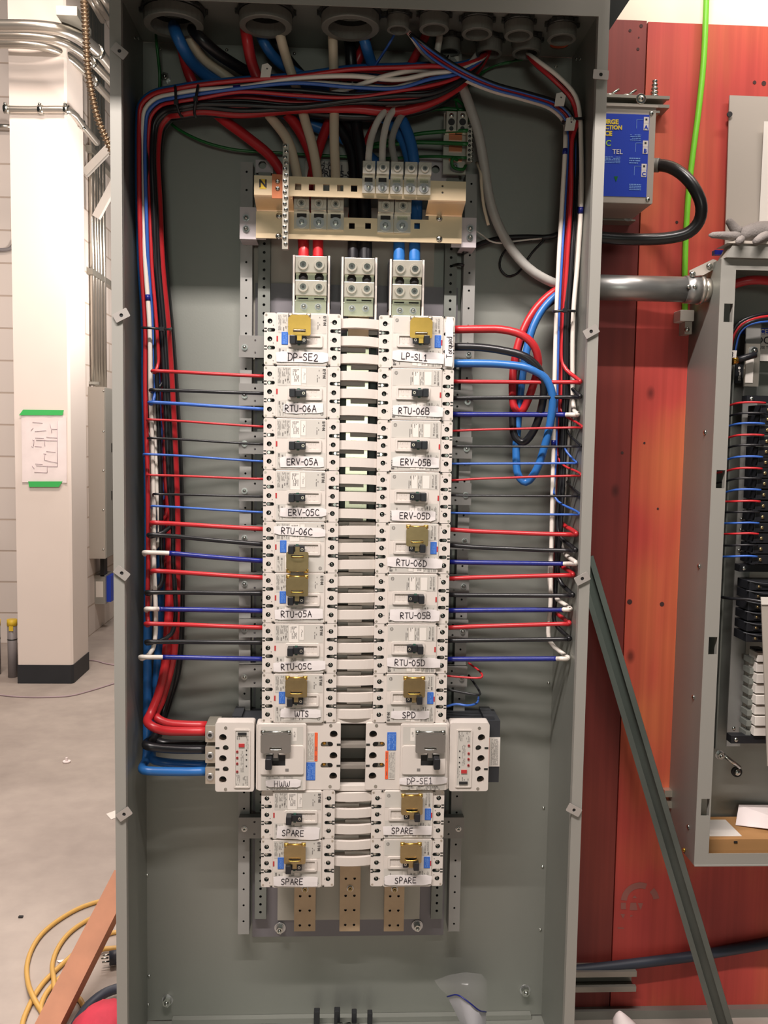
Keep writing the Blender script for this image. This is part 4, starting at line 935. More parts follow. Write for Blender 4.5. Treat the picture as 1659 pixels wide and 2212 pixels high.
# vertical terminal strip
a, c = at(611, 310, -.035), at(622, 538, -.035); ts = thing('terminal_strip', 'narrow silver screw terminal strip standing upright on the left of the neutral bar', 'terminal strip', ((a.x + c.x)/2, -.03, c.z))
b = MB(); b.box(a.x, c.x, -.035, -.0195, c.z, a.z, M['alu']); b.obj('bar', ts)
n = 18
for k in range(n):
    z = a.z - .004 - (a.z - c.z - .014)*k/(n - 1); x = (a.x + c.x)/2 + (.0012 if k % 2 else -.0012)
    b = MB(); b.dome((x, -.035, z), (0, -1, 0), .0042, .003, M['chrome']); b.box(x - .003, x + .003, -.0383, -.0380, z - .0004, z + .0004, M['dark']); b.obj('terminal_screw', ts)
# lugs on the neutral bar
def neutral_lug(x0, x1, yt, ym, yb, Y, lab, dark):
    a, c = at(x0, yt, Y - .022), at(x1, yb, Y - .006); zm = at(x0, ym, Y - .022).z; XC = (a.x + c.x)/2
    t = thing('neutral_lug', lab, 'cable lug', (XC, Y, c.z), 'lugs on the neutral bar')
    b = MB(); b.rplate(a.x + .0006, c.x - .0006, zm, a.z, Y - .026, Y - .002, M['alu'], .001, .0008); b.obj('clamp', t)
    r = (c.x - a.x)*.30; z = (a.z + zm)/2
    b = MB(); b.ring((XC, Y - .026, z), (0, -1, 0), r, r*.6, .0022, M['alu'], 18); b.cyl((XC, Y - .0262, z), (0, -1, 0), r*.55, .0012, M['chrome']); b.cyl((XC, Y - .0274, z), (0, -1, 0), r*.3, .0005, M['nut'], 6); b.obj('set_screw', t)
    b = MB(); b.box(a.x + .0006, c.x - .0006, Y - .008, Y - .0005, c.z, zm, M['alu'])
    zw = zm - .007; b.box(XC - r*1.0, XC + r*1.0, Y - .0086, Y - .0081, zw - .0035, zw + .0045, M['dark'] if dark else M['tinbar']); b.obj('tongue', t)
    zb2 = c.z + (zm - c.z)*.38
    b = MB(); b.cyl((XC, Y - .008, zb2), (0, -1, 0), r*1.15, .0016, M['washer'], 20); b.obj('washer', t)
    b = MB(); b.cyl((XC, Y - .0096, zb2), (0, -1, 0), r*.6, .004, M['chrome'], 6, smooth=False); b.cyl((XC, Y - .0136, zb2), (0, -1, 0), r*.32, .007, M['chrome'], 12); b.obj('stud_nut', t)
od = ['leftmost', 'second from the left', 'middle', 'fourth from the left', 'rightmost']
for k, (x0, x1) in enumerate(((783, 810), (813, 840), (844, 870), (874, 900), (903, 930))):
    neutral_lug(x0, x1, 348 + k*.8, 376 + k*.6, 418 + k, YU, 'silver neutral lug on the upper bar, %s of five%s' % (od[k], ', white wire' if k < 3 else ', empty'), k < 2)
for k, (x0, x1) in enumerate(((634, 669), (671, 706), (707, 743))):
    neutral_lug(x0, x1, 424 + k, 454 + k, 495 + k, YL, 'silver neutral lug on the lower bar, %s of the left three, with a cream cable' % ('left', 'middle', 'right')[k], True)
for k, (x0, x1) in enumerate(((816, 850), (852, 887))):
    neutral_lug(x0, x1, 430 + k, 459 + k, 503 + k, YL, 'silver neutral lug on the lower bar, %s of the right two' % ('left', 'right')[k], k == 0)
# ------------------------------------------------------------------ ground bar
YG = .085
a, c = at(960, 242, YG), at(1010, 376, YG); gb = thing('ground_bar', 'aluminium and copper ground bar with green wires at the upper right', 'ground bar', ((a.x + c.x)/2, .14, c.z))
b = MB(); b.box(a.x, c.x - .004, YG + .004, YG + .012, c.z, a.z, M['alu']); b.obj('bar', gb)
for x0, x1 in ((964, 986), (988, 1010)):
    p, q = at(x0, 240, YG - .02), at(x1, 284, YG - .02); b = MB(); b.rplate(p.x, q.x, q.z, p.z, YG - .022, YG + .003, M['alu'], .001, .001); o = b.obj('lug', gb)
    b = MB(); b.dome(((p.x + q.x)/2, YG - .022, p.z - .009), (0, -1, 0), .005, .003, M['chrome']); b.cyl(((p.x + q.x)/2, YG - .0221, p.z - .022), (0, -1, 0), .007, .0008, M['dark']); b.cyl(((p.x + q.x)/2, YG - .0221, p.z - .035), (0, -1, 0), .0045, .0008, M['nut']); b.obj('set_screw', o)
for y0, y1 in ((291, 303), (314, 327), (340, 348)):
    p, q = at(970, y0, YG), at(998, y1, YG); b = MB(); b.box(p.x, q.x, YG - .001, YG + .0038, q.z, p.z, M['copper']); b.obj('copper_bridge', gb)
p = at(982, 362, YG + .004); b = MB(); b.cyl((p.x, YG + .004, p.z), (0, -1, 0), .010, .002, M['washer'], 18); bolt(b, (p.x, YG + .002, p.z), .0062, .006); b.obj('stud', gb)
p, q = at(1010, 270, .06), at(1018, 350, .06); gt = thing('ground_terminal_strip', 'small silver screw terminal strip on the right of the ground bar', 'terminal strip', (p.x, .07, q.z))
b = MB(); b.box(p.x, q.x, .058, .075, q.z, p.z, M['alu']); b.obj('bar', gt)
for k in range(8):
    z = p.z - .004 - (p.z - q.z - .008)*k/7; b = MB(); b.dome((q.x, .066, z), (1, 0, 0), .0034, .005, M['chrome']); b.dome(((p.x + q.x)/2, .058, z), (0, -1, 0), .0030, .002, M['nut']); b.obj('terminal_screw', gt)
# ------------------------------------------------------------------ WIRES
def inside(P, r):
    """keep a wire's points clear of the cabinet's side walls, sliding them forward along the sight line where they would touch"""
    o = []
    for q in P:
        v = P3(q)
        for X, s in ((BR - .004 - r, 1), (BL + .004 + r, -1)):
            if (v.x - X)*s > 0:
                if q[0] == 'z': v.x = X
                else:
                    w = atx(q[0], q[1], X); v = w if w.y > YF + .006 + r else Vector((X, YF + .006 + r, w.z))
        if v.y > YB - r - .001: v.y = YB - r - .001
        o.append(v)
    return o
def interp(tab, y):
    if y <= tab[0][0]: return tab[0][1:]
    for (a, *p), (c, *q) in zip(tab, tab[1:]):
        if y <= c:
            t = (y - a)/(c - a); return [u + (w - u)*t for u, w in zip(p, q)]
    return tab[-1][1:]
LT = [(300, 300, 341), (330, 299, 340), (440, 300, 346), (570, 304, 352), (704, 312, 365), (840, 312, 375), (1040, 317, 385), (1200, 318, 388), (1400, 316, 382), (1560, 316, 350)]
RT_ = [(290, 1220, 1256), (420, 1213, 1258), (560, 1205, 1250), (680, 1200, 1240), (850, 1195, 1240), (1000, 1193, 1232), (1150, 1190, 1222), (1300, 1188, 1213), (1430, 1186, 1206)]
def lane(tab, a, y): l, r = interp(tab, y); return l + (r - l)*a
def lerp(a, b_, t): return a + (b_ - a)*t
def bundle_top(a, Yd, dest):
    """left trunk corner, the run across the top and up into a bushing"""
    o = [(lerp(300, 343, a), lerp(262, 305, a), Yd), (lerp(304, 349, a), lerp(226, 276, a), Yd - .004), (lerp(328, 368, a), lerp(203, 253, a), Yd - .01)]
    for x, t_, b2 in ((382, 190, 251), (430, 182, 244), (520, 166, 247), (640, 156, 251), (760, 150, 252), (860, 146, 247)):
        w = .10*math.sin(x*.013 + a*9)*(0 if x < 450 else 1)
        o.append((x, lerp(t_, b2, min(1, max(0, a + w))), Yd - .02))
    if dest == 'RB2': o += [(930, lerp(140, 230, a), Yd - .02), (985, lerp(142, 196, a), Yd - .015), (1030, lerp(130, 152, a), Yd + .0), (1052, 112, .085), ('z', 1050 + 12*a, 92, ZT + .03)]
    elif dest == 'RB1': o += [(915, lerp(142, 205, a), Yd - .015), (955, lerp(130, 160, a), Yd + .01), (972, 112, .10), ('z', 968 + 8*a, 90, ZT + .03)]
    else: o = o[:-1] + [(815, lerp(120, 150, a), Yd + .01), (850, 78, .03), ('z', 856 + 8*a, 44, ZT + .03)]
    return o
CN = {'wred': 'red', 'wblack': 'black', 'wblue2': 'blue', 'wwhite': 'white', 'wblue': 'blue'}
def left_wire(br, col, yb, yt, xt, a, Yd, r, dest='RB2', xtape=None, side='left'):
    P = [(573, yb, .040), (520, lerp(yb, yt, .2), .032), (450, lerp(yb, yt, .5), .022), (xtape or 390, lerp(yb, yt, .78 if not xtape else .9), .006), (xt + 18, yt + .5, -.010), (xt + 4, yt, -.010), (xt + 1, yt + 1, .002), (xt + 6, yt + 4, Yd - .012)]
    P.append((lane(LT, a, yt - 14), yt - 16, Yd))
    for y in (1400, 1200, 1040, 840, 704, 570, 440, 340):
        if y < yt - 50: P.append((lane(LT, a, y), y, Yd + .006*math.sin(y*.01 + a*20)))
    P += bundle_top(a, Yd, dest)
    tp = []
    if xtape: tp.append(('blue_tape_wrap', 0, 3, M['wtape']))
    if col == 'wwhite' and not xtape: pass
    if col == 'wwhite':
        nP = len(P); tp += [('blue_tape_band', nP - 9.2, nP - 9.0, M['wtape']), ('blue_tape_band', 12.35, 12.5, M['wtape'])]
    nm = CN[col]; lab = '%s wire from the left bundle into breaker %s' % (('white, blue taped' if xtape else nm), br)
    return wire('%s_wire' % nm, lab, 'wire', M[col], r, inside(P, r), 'wires into the left column', tp)
for br, col, yb, yt, xt, a, Yd, r, dest, xt_ in (
    ('RTU-06A', 'wred', 813, 801, 328, .50, .022, .0036, 'RB2', None), ('RTU-06A', 'wblack', 850, 842, 324, .64, .03, .0036, 'RB2', None), ('RTU-06A', 'wblue2', 884, 869, 321, .34, .02, .0036, 'RB2', None),
    ('ERV-05A', 'wred', 922, 906, 317, .14, .05, .0024, 'RB2', None), ('ERV-05A', 'wblack', 960, 946, 319, .10, .03, .0024, 'RB1', None), ('ERV-05A', 'wblue2', 997, 981, 309, .45, .045, .0024, 'B4', None),
    ('ERV-05C', 'wred', 1035, 1026, 317, .26, .060, .0024, 'RB2', None), ('ERV-05C', 'wblack', 1073, 1067, 330, .72, .06, .0024, 'RB1', None), ('ERV-05C', 'wblue2', 1107, 1093, 326, .52, .05, .0024, 'B4', None),
    ('RTU-06C', 'wred', 1143, 1129, 326, .60, .055, .0047, 'RB2', None), ('RTU-06C', 'wblack', 1176, 1155, 320, .70, .024, .0047, 'RB2', None), ('RTU-06C', 'wwhite', 1212, 1193, 310, .32, .038, .0047, 'RB1', 365),
    ('RTU-05A', 'wred', 1248, 1233, 328, .56, .075, .0047, 'RB2', None), ('RTU-05A', 'wblack', 1282, 1279, 315, .44, .028, .0047, 'RB2', None), ('RTU-05A', 'wwhite', 1320, 1315, 314, .10, .055, .0047, 'RB2', 343),
    ('RTU-05C', 'wred', 1356, 1347, 314, .03, .022, .0047, 'RB2', None), ('RTU-05C', 'wblack', 1388, 1386, 315, .80, .03, .0047, 'RB2', None), ('RTU-05C', 'wwhite', 1424, 1419, 302, .21, .022, .0047, 'RB2', 351)):
    left_wire(br, col, yb, yt, xt, a, Yd, r, dest, xt_)
# HWW cables
for col, nm, lab, pts, a, Yd, dest in (
    ('wred', 'red', 'thick red cable, lower of the two at the HWW breaker', [(447, 1580, .045), (400, 1580, .035), (355, 1578, .015), (330, 1570, .005), (318, 1558, .02), (326, 1540, .04), (342, 1500, .05), (356, 1440, .05)], .72, .060, 'RB2'),
    ('wred', 'red', 'thick red cable, upper of the two at the HWW breaker', [(447, 1567, .062), (400, 1566, .055), (360, 1562, .045), (340, 1552, .045), (336, 1542, .058), (348, 1515, .068), (364, 1460, .07)], .90, .062, 'RB2'),
    ('wblack', 'black', 'thick black cable, lower of the two at the HWW breaker', [(447, 1619, .045), (400, 1619, .035), (345, 1616, .015), (318, 1611, .01), (316, 1606, .025), (335, 1590, .055), (352, 1540, .09), (376, 1440, .095)], 1.0, .085, 'RB2'),
    ('wblack', 'black', 'thick black cable, upper of the two at the HWW breaker', [(447, 1609, .064), (400, 1608, .06), (355, 1606, .05), (340, 1600, .055), (342, 1585, .075), (362, 1520, .105), (384, 1440, .11)], 1.03, .108, 'RB1'),
    ('wblue', 'blue', 'thick blue cable, lower of the two at the HWW breaker', [(447, 1666, .045), (400, 1667, .035), (340, 1666, .015), (312, 1664, .01), (307, 1659, .025), (316, 1640, .06), (318, 1560, .085)], .04, .088, 'RB2'),
    ('wblue', 'blue', 'thick blue cable, upper of the two at the HWW breaker', [(447, 1652, .064), (400, 1650, .06), (350, 1646, .05), (330, 1640, .06), (328, 1620, .085), (332, 1540, .105)], .40, .112, 'RB1')):
    P = list(pts); yl = pts[-1][1]
    for y in (1400, 1200, 1040, 840, 704, 570, 440, 340):
        if y < yl - 40: P.append((lane(LT, a, y), y, Yd))
    P += bundle_top(min(a, 1.02), Yd, dest)
    wire(nm + '_cable', lab, 'cable', M[col], .0092, inside(P, .0092), 'thick cables into the HWW breaker', seg=12)
# right side wires
def right_top(a, Yd, dest):
    if dest == 'B4':
        return [(lerp(1216, 1246, a), lerp(262, 250, a), Yd), (lerp(1190, 1215, a), lerp(236, 218, a), Yd - .005), (lerp(1130, 1150, a), lerp(215, 196, a), Yd - .02), (lerp(1060, 1070, a), lerp(196, 174, a), Yd - .03),
                (lerp(985, 995, a), lerp(164, 138, a), Yd - .035), (lerp(920, 930, a), lerp(122, 95, a), Yd - .03), (886, 74, .0), ('z', 858 + 10*a, 46, ZT + .03)]
    return [(lerp(1240, 1254, a), 262, Yd), (lerp(1228, 1244, a), lerp(222, 208, a), Yd), (lerp(1190, 1206, a), lerp(182, 164, a), Yd - .005), (lerp(1150, 1160, a), lerp(142, 130, a), Yd + .01), (1138, 112, .09), ('z', 1130 + 12*a, 94, ZT + .03)]
def right_wire(br, col, yb, yt, xt, a, Yd, r, dest, xtape=None, mid=None):
    xb = 978 - (yb - 824)*.018
    P = [(xb, yb, .040), (1030, lerp(yb, mid or yt, .35), .034), (1100, mid or lerp(yb, yt, .6), .024), (xtape or 1160, lerp(yb, yt, .82 if not xtape else .95), .004), (xt - 12, yt - .3, -.014), (xt, yt, -.012), (xt + 2, yt - 2, .0), (xt - 5, yt - 8, Yd - .015)]
    P.append((lane(RT_, a, yt - 36), yt - 38, Yd))
    for y in (1300, 1150, 1000, 850, 680, 560, 420, 300):
        if y < yt - 70: P.append((lane(RT_, a, y), y, Yd + .005*math.sin(y*.012 + a*15)))
    P += right_top(a, Yd + (.035 if a < .15 else 0), dest)
    tp = [('blue_tape_wrap', 0, 3, M['wtape'])] if xtape else []
    if col == 'wwhite':
        n = len(P); k = 8 + 9 - 8
        tp += [('blue_tape_band', n - 9.35 - (0 if dest == 'B4' else -1), n - 9.15 - (0 if dest == 'B4' else -1), M['wtape'])] + ([('blue_tape_band', 11.2, 11.4, M['wtape'])] if br == 'RTU-05D' else [])
    nm = CN[col]; return wire('%s_wire' % nm, '%s wire from the right bundle into breaker %s' % ('white, blue taped' if xtape else nm, br), 'wire', M[col], r, inside(P, r), 'wires into the right column', tp)
for br, col, yb, yt, xt, a, Yd, r, dest, xt_ in (
    ('RTU-06B', 'wred', 824, 826, 1252, .46, .022, .0042, 'RB3', None), ('RTU-06B', 'wblack', 860, 858, 1252, .74, .05, .0042, 'RB3', None), ('RTU-06B', 'wwhite', 895, 896, 1246, .96, .02, .0047, 'RB3', 1222),
    ('ERV-05B', 'wred', 931, 924, 1256, .40, .03, .0024, 'B4', None), ('ERV-05B', 'wblack', 964, 965, 1254, .74, .03, .0024, 'B4', None), ('ERV-05B', 'wblue2', 1002, 1001, 1244, .60, .028, .0024, 'B4', None),
    ('ERV-05D', 'wred', 1038, 1028, 1254, .33, .04, .0024, 'B4', None), ('ERV-05D', 'wblack', 1070, 1072, 1254, .84, .06, .0024, 'RB3', None), ('ERV-05D', 'wblue2', 1108, 1112, 1250, .20, .026, .0024, 'B4', None),
    ('RTU-06D', 'wred', 1144, 1155, 1244, .50, .06, .0047, 'B4', None), ('RTU-06D', 'wblack', 1178, 1190, 1242, .54, .026, .0047, 'RB3', None), ('RTU-06D', 'wwhite', 1214, 1218, 1243, .80, .058, .0047, 'RB3', 1217),
    ('RTU-05B', 'wred', 1250, 1243, 1237, .36, .085, .0047, 'B4', None), ('RTU-05B', 'wblack', 1285, 1287, 1236, .66, .03, .0047, 'B4', None), ('RTU-05B', 'wwhite', 1319, 1317, 1230, .12, .055, .0047, 'B4', 1217),
    ('RTU-05D', 'wred', 1356, 1348, 1228, .26, .072, .0047, 'B4', None), ('RTU-05D', 'wblack', 1384, 1381, 1229, .44, .045, .0047, 'RB3', None), ('RTU-05D', 'wwhite', 1424, 1423, 1225, .05, .03, .0047, 'B4', 1202)):
    right_wire(br, col, yb, yt, xt, a, Yd, r, dest, xt_)
# SPD breaker wires
wire('red_wire', 'short red wire with black marks curling out of breaker SPD', 'wire', M['wred'], .0022, [(964, 1460, .04), (1000, 1463, .035), (1038, 1464, .03), (1042, 1460, .035), (1034, 1448, .06), (1012, 1432, .085)], 'wires out of breaker SPD', [('black_mark', 4.2, 4.5, M['wblack']), ('black_mark', 3.5, 3.7, M['wblack'])])
wire('black_wire', 'short black wire curling out of breaker SPD', 'wire', M['wblack'], .0024, [(964, 1489, .04), (1000, 1496, .035), (1034, 1501, .03), (1037, 1497, .04), (1026, 1478, .07), (1012, 1458, .09)], 'wires out of breaker SPD')
wire('blue_wire', 'short blue wire curling out of breaker SPD', 'wire', M['wblue2'], .0024, [(962, 1527, .04), (985, 1521, .035), (1010, 1524, .03), (1030, 1519, .05), (1034, 1506, .08)], 'wires out of breaker SPD')
# LP-SL1 loops coming out of the side conduit
XS = BR - .004
for col, lab, pts in (
    ('wred', 'thick red looped cable into breaker LP-SL1', [(978, 712, .035), (1040, 711, .025), (1085, 712, .01), (1128, 724, .0), (1154, 748, .0), (1163, 784, .01), (1152, 832, .03), (1137, 872, .045), (1124, 891, .05), (1112, 882, .05), (1107, 850, .055), (1110, 790, .065), (1122, 735, .07), (1143, 688, .075), (1172, 650, .08), (1208, 624, .085), (1240, 620, .09), (1300, 618, .09)]),
    ('wblack', 'thick black looped cable into breaker LP-SL1', [(978, 749, .035), (1030, 750, .025), (1085, 757, .012), (1135, 771, .0), (1163, 796, .0), (1175, 832, .005), (1168, 888, .02), (1150, 935, .035), (1130, 956, .045), (1113, 944, .05), (1108, 905, .055), (1113, 850, .062), (1125, 780, .07), (1140, 725, .085), (1165, 675, .095), (1205, 642, .1), (1240, 630, .10), (1300, 626, .10)]),
    ('wblue', 'thick blue looped cable into breaker LP-SL1', [(978, 785, .035), (1030, 785, .025), (1085, 787, .015), (1140, 795, .0), (1177, 816, -.002), (1193, 852, .0), (1190, 905, .008), (1175, 970, .02), (1156, 1020, .03), (1136, 1042, .04), (1120, 1028, .045), (1115, 985, .05), (1118, 920, .055), (1125, 840, .06), (1135, 770, .065), (1152, 705, .07), (1178, 660, .075), (1210, 632, .08), (1240, 626, .085), (1300, 622, .085)])):
    wire(CN[col] + '_cable', lab, 'cable', M[col], .0082, pts, 'looped cables into breaker LP-SL1', seg=12)
# grey sheathed cable
wire('grey_cable', 'grey armoured cable curving down behind the right side bundle', 'cable', M['wgrey'], .0100, [('z', 970, 92, ZT + .03), (976, 120, .10), (992, 170, .07), (1012, 222, .055), (1032, 282, .055), (1044, 345, .06), (1052, 400, .065), (1066, 460, .07), (1098, 527, .075), (1140, 578, .08), (1180, 604, .085), (1215, 617, .09), (1250, 622, .09), (1300, 622, .09)], None, [], 14)
wire('cream_wire', 'short bare ended cream wire hanging beside the grey cable', 'wire', M['wcream'], .0031, [(1030, 352, .085), (1038, 372, .06), (1040, 400, .055), (1045, 445, .05), (1055, 486, .048)])
# feeders
FE = [('blue', 'wblue', .0120, 'thick blue feeder from the first big bushing', [('z', 368, 32, ZT + .04), (384, 80, .01), (400, 112, .03), (420, 140, .06), (452, 167, .085), (520, 200, .105), (640, 256, .115), (760, 310, .115), (850, 400, .10), (860, 480, .075), (862, 532, .062), (862, 575, .056)]),
      ('red', 'wred', .0105, 'thick red feeder from the first big bushing, running to the left main lug', [('z', 380, 38, ZT + .04), (392, 100, .045), (408, 160, .075), (438, 215, .085), (480, 256, .085), (535, 297, .085), (590, 345, .085), (635, 430, .085), (652, 500, .07), (655, 532, .062), (655, 575, .056)]),
      ('cream', 'wcream', .0098, 'cream feeder from the first big bushing to the left neutral lug', [('z', 392, 44, ZT + .04), (412, 90, .05), (440, 128, .07), (480, 158, .085), (540, 205, .08), (592, 262, .06), (622, 305, .04), (640, 370, .03), (651, 440, .022)]),
      ('black', 'wblack', .0115, 'thick black feeder from the first big bushing', [('z', 398, 36, ZT + .04), (432, 82, .01), (465, 112, .03), (510, 142, .06), (560, 168, .09), (640, 205, .11), (710, 250, .11), (757, 320, .105), (765, 450, .08), (763, 532, .062), (763, 575, .056)]),
      ('red', 'wred', .0112, 'thick red feeder from the second big bushing, running to the left main lug', [('z', 528, 36, ZT + .04), (533, 80, .02), (545, 140, .045), (568, 190, .06), (615, 240, .07), (652, 290, .07), (676, 350, .07), (686, 440, .075), (687, 532, .062), (687, 575, .056)]),
      ('blue', 'wblue', .0105, 'thick blue feeder from the second big bushing', [('z', 556, 38, ZT + .04), (570, 92, .05), (596, 128, .07), (640, 158, .09), (720, 195, .1), (810, 240, .1), (868, 300, .09), (892, 400, .075), (897, 532, .062), (897, 575, .056)]),
      ('black', 'wblack', .0105, 'thick black feeder from the second big bushing', [('z', 578, 40, ZT + .04), (598, 95, .07), (640, 150, .1), (705, 215, .1), (760, 280, .095), (786, 380, .085), (792, 480, .07), (793, 532, .062), (793, 575, .056)]),
      ('cream', 'wcream', .0098, 'cream feeder from the second big bushing to the middle neutral lug', [('z', 602, 38, ZT + .04), (606, 80, .02), (620, 130, .045), (640, 190, .06), (659, 260, .05), (676, 320, .04), (687, 390, .03), (688, 440, .022)]),
      ('cream', 'wcream', .0098, 'cream feeder with printed dashes from the third big bushing to the right neutral lug', [('z', 716, 44, ZT + .04), (719, 90, .03), (721, 150, .05), (722, 220, .055), (722, 300, .045), (725, 380, .03), (726, 440, .022)]),
      ('blue', 'wblue', .0110, 'thick blue feeder from the third big bushing, passing beside the neutral lugs', [('z', 776, 44, ZT + .04), (788, 90, .03), (802, 135, .06), (835, 205, .085), (868, 258, .07), (888, 310, .06), (898, 380, .06), (901, 440, .07), (899, 500, .07), (895, 532, .062), (895, 575, .056)]),
      ('red', 'wred', .0100, 'thick red feeder from the third big bushing crossing to the left', [('z', 800, 52, ZT + .04), (782, 110, .08), (750, 175, .10), (718, 245, .10), (692, 312, .095), (676, 370, .09), (664, 450, .085), (658, 520, .08), (657, 532, .062), (657, 575, .056)]),
      ('black', 'wblack', .0120, 'thick black feeder from the third big bushing', [('z', 752, 46, ZT + .04), (757, 110, .07), (762, 190, .09), (770, 270, .085), (782, 350, .075), (786, 450, .07), (788, 532, .062), (788, 575, .056)]),
      ('red', 'wred', .0085, 'red feeder from the medium bushing beside the white one', [('z', 932, 46, ZT + .04), (918, 80, .04), (898, 120, .06), (876, 160, .08), (845, 215, .1), (800, 290, .12), (770, 380, .12), (760, 470, .12)])]
for nm, col, r, lab, pts in FE: wire(nm + '_feeder', lab, 'feeder cable', M[col], r, pts, 'feeders from the top bushings', seg=12)
# white neutrals to the upper lugs
for k, (x, pts) in enumerate(((797, [('z', 954, 48, ZT + .04), (948, 90, .04), (938, 140, .06), (905, 190, .06), (850, 225, .05), (820, 255, .03), (803, 295, .01), (797, 330, -.02), (796, 360, -.028)]),
                              (826, [('z', 968, 92, ZT + .03), (984, 118, .09), (985, 150, .08), (930, 195, .07), (870, 222, .055), (842, 250, .03), (828, 300, .0), (826, 335, -.02), (826, 362, -.028)]),
                              (852, [('z', 978, 94, ZT + .03), (992, 128, .1), (985, 165, .09), (930, 205, .08), (885, 230, .065), (862, 258, .04), (846, 305, .01), (851, 338, -.015), (855, 364, -.028)]))):
    wire('white_wire', 'white neutral wire dropping to the %s upper neutral lug' % ('first', 'second', 'third')[k], 'wire', M['wwhite' if k < 2 else 'wgrey'], .0068, pts, 'neutral wires at the upper lugs', seg=12)
wire('white_wire', 'white wire along the middle of the top bundle, joining at the rear bushing', 'wire', M['wwhite'], .0048, [('z', 1040, 94, ZT + .03), (1030, 116, .09), (1005, 142, .05), (950, 151, .03), (890, 153, .01), (830, 165, .0), (770, 186, .01), (700, 206, .03), (640, 222, .05)], None, [])
# greens
for k, pts in enumerate(([('z', 336, 50, ZT + .04), (338, 90, .1), (345, 160, .12), (346, 215, .125), (365, 262, .12), (420, 298, .115), (500, 322, .115), (600, 330, .12), (700, 336, .125), (840, 342, .12), (930, 338, .09), (1008, 341, .066)],
                         [(1012, 282, .06), (960, 284, .075), (900, 290, .085), (840, 304, .1), (780, 320, .12)], [(1012, 311, .06), (960, 309, .075), (890, 308, .085), (820, 316, .1), (760, 322, .125)],
                         [('z', 944, 50, ZT + .04), (942, 100, .09), (950, 160, .11), (968, 205, .1), (1000, 225, .085), (1012, 262, .072)],
                         [('z', 1142, 98, ZT + .03), (1130, 128, .11), (1080, 138, .125), (1020, 170, .12), (985, 215, .1), (1010, 276, .066)],
                         [('z', 1132, 98, ZT + .03), (1110, 132, .12), (1060, 146, .13), (1000, 196, .12), (940, 228, .11), (880, 246, .12), (800, 262, .13)], [(1006, 238, .09), (940, 236, .1), (880, 252, .12), (820, 262, .135)],
                         [(988, 346, .06), (978, 342, .05), (976, 352, .05), (980, 362, .06), (1000, 366, .07), (1006, 358, .08)])):
    wire('green_wire', ('long thin green ground wire from the first bushing sagging across to the ground bar', 'green ground wire, upper of three entering the ground terminal strip', 'green ground wire, middle of three entering the ground terminal strip', 'green ground wire dropping from the medium bushing to the ground bar',
                        'thin green wire crossing from the right rear bushing to the ground strip', 'thin green wire crossing from the right rear bushing behind the bundle', 'dark green wire running left from the top of the ground lugs', 'short dark green jumper looped over the ground stud')[k], 'ground wire', M['wgreen'],
         (.0030, .0040, .0042, .0034, .0020, .0020, .0040, .0034)[k], pts, 'green ground wires')
# small dark cable at the right of the neutral bar
wire('black_cable', 'thin black taped cable running right from behind the neutral bar', 'cable', M['wblack'], .0058, [(1000, 545, .09), (1030, 530, .095), (1075, 516, .1), (1130, 512, .1), (1185, 512, .1), (1208, 505, .09)], None, [('cable_tie', 2.0, 2.15, M['black'])])
wire('black_cable', 'thin black wire hanging in a loop below the grey cable', 'cable', M['wblack'], .0024, [(1180, 514, .11), (1150, 545, .13), (1118, 590, .135), (1096, 596, .135), (1080, 578, .135), (1085, 550, .135), (1110, 525, .13), (1150, 518, .12)])
wire('white_wire', 'thin white wire beside the black cable at the right of the neutral bar', 'wire', M['wwhite'], .0018, [(1030, 500, .1), (1045, 510, .1), (1058, 520, .088), (1080, 525, .088), (1120, 520, .092), (1170, 515, .095)])
wire('black_wire', 'stub of black wire poking out at the right perforated rail', 'wire', M['wblack'], .003, [(978, 574, .12), (990, 571, .10), (1003, 573, .098)])
# cable ties
def tie(pts, lab, r=.0028, tail=None):
    t = thing('cable_tie', lab, 'cable tie', P3(pts[0]), 'black cable ties'); c, _ = spline([P3(p) for p in pts]); MB().tube(c, r, M['black'], 6).obj('strap', t)
    p = P3(pts[len(pts)//2]); b = MB(); b.box(p.x - .004, p.x + .004, p.y - .006, p.y + .002, p.z - .004, p.z + .004, M['black']); b.obj('head', t)
tie([(308, 707, .06), (311, 708, .0), (330, 709, -.004), (350, 711, .005), (366, 711, .03), (369, 709, .08)], 'black cable tie around the left bundle below the neutral bar')
tie([(378, 187, .04), (379, 192, -.022), (381, 222, -.03), (388, 245, -.02), (394, 252, .03)], 'black cable tie around the top bundle, nearer the corner')
tie([(428, 186, .04), (427, 190, -.024), (423, 215, -.03), (420, 240, -.02), (423, 252, .03)], 'black cable tie around the top bundle, second from the corner')
tie([(1197, 672, .06), (1199, 673, -.002), (1220, 671, -.006), (1238, 672, .0), (1241, 671, .05)], 'black cable tie around the right bundle beside the looped cables')
tie([(1216, 262, .06), (1218, 266, .002), (1235, 258, -.004), (1256, 256, .0), (1260, 257, .04)], 'black cable tie at the top of the right bundle')
# tie mounts: white tags
for px, py, lab, Y in ((574, 153, 'white cable tie mount tag above the top bundle', .0), (1230, 268, 'white cable tie mount tag at the right bundle top', -.006), (1208, 215, 'white tape piece on the wires at the upper right corner', .0)):
    p = at(px, py, Y); t = thing('tie_mount', lab, 'tie mount', p, 'white tie mounts')
    b = MB(); b.holed([(p.x - .010, p.z - .014), (p.x + .009, p.z - .013), (p.x + .012, p.z + .006), (p.x + .004, p.z + .013), (p.x - .007, p.z + .010)], [circ(p.x + .003, p.z + .003, .002, 8)], Y - .004, Y - .001, M['white']); b.obj('tag', t)
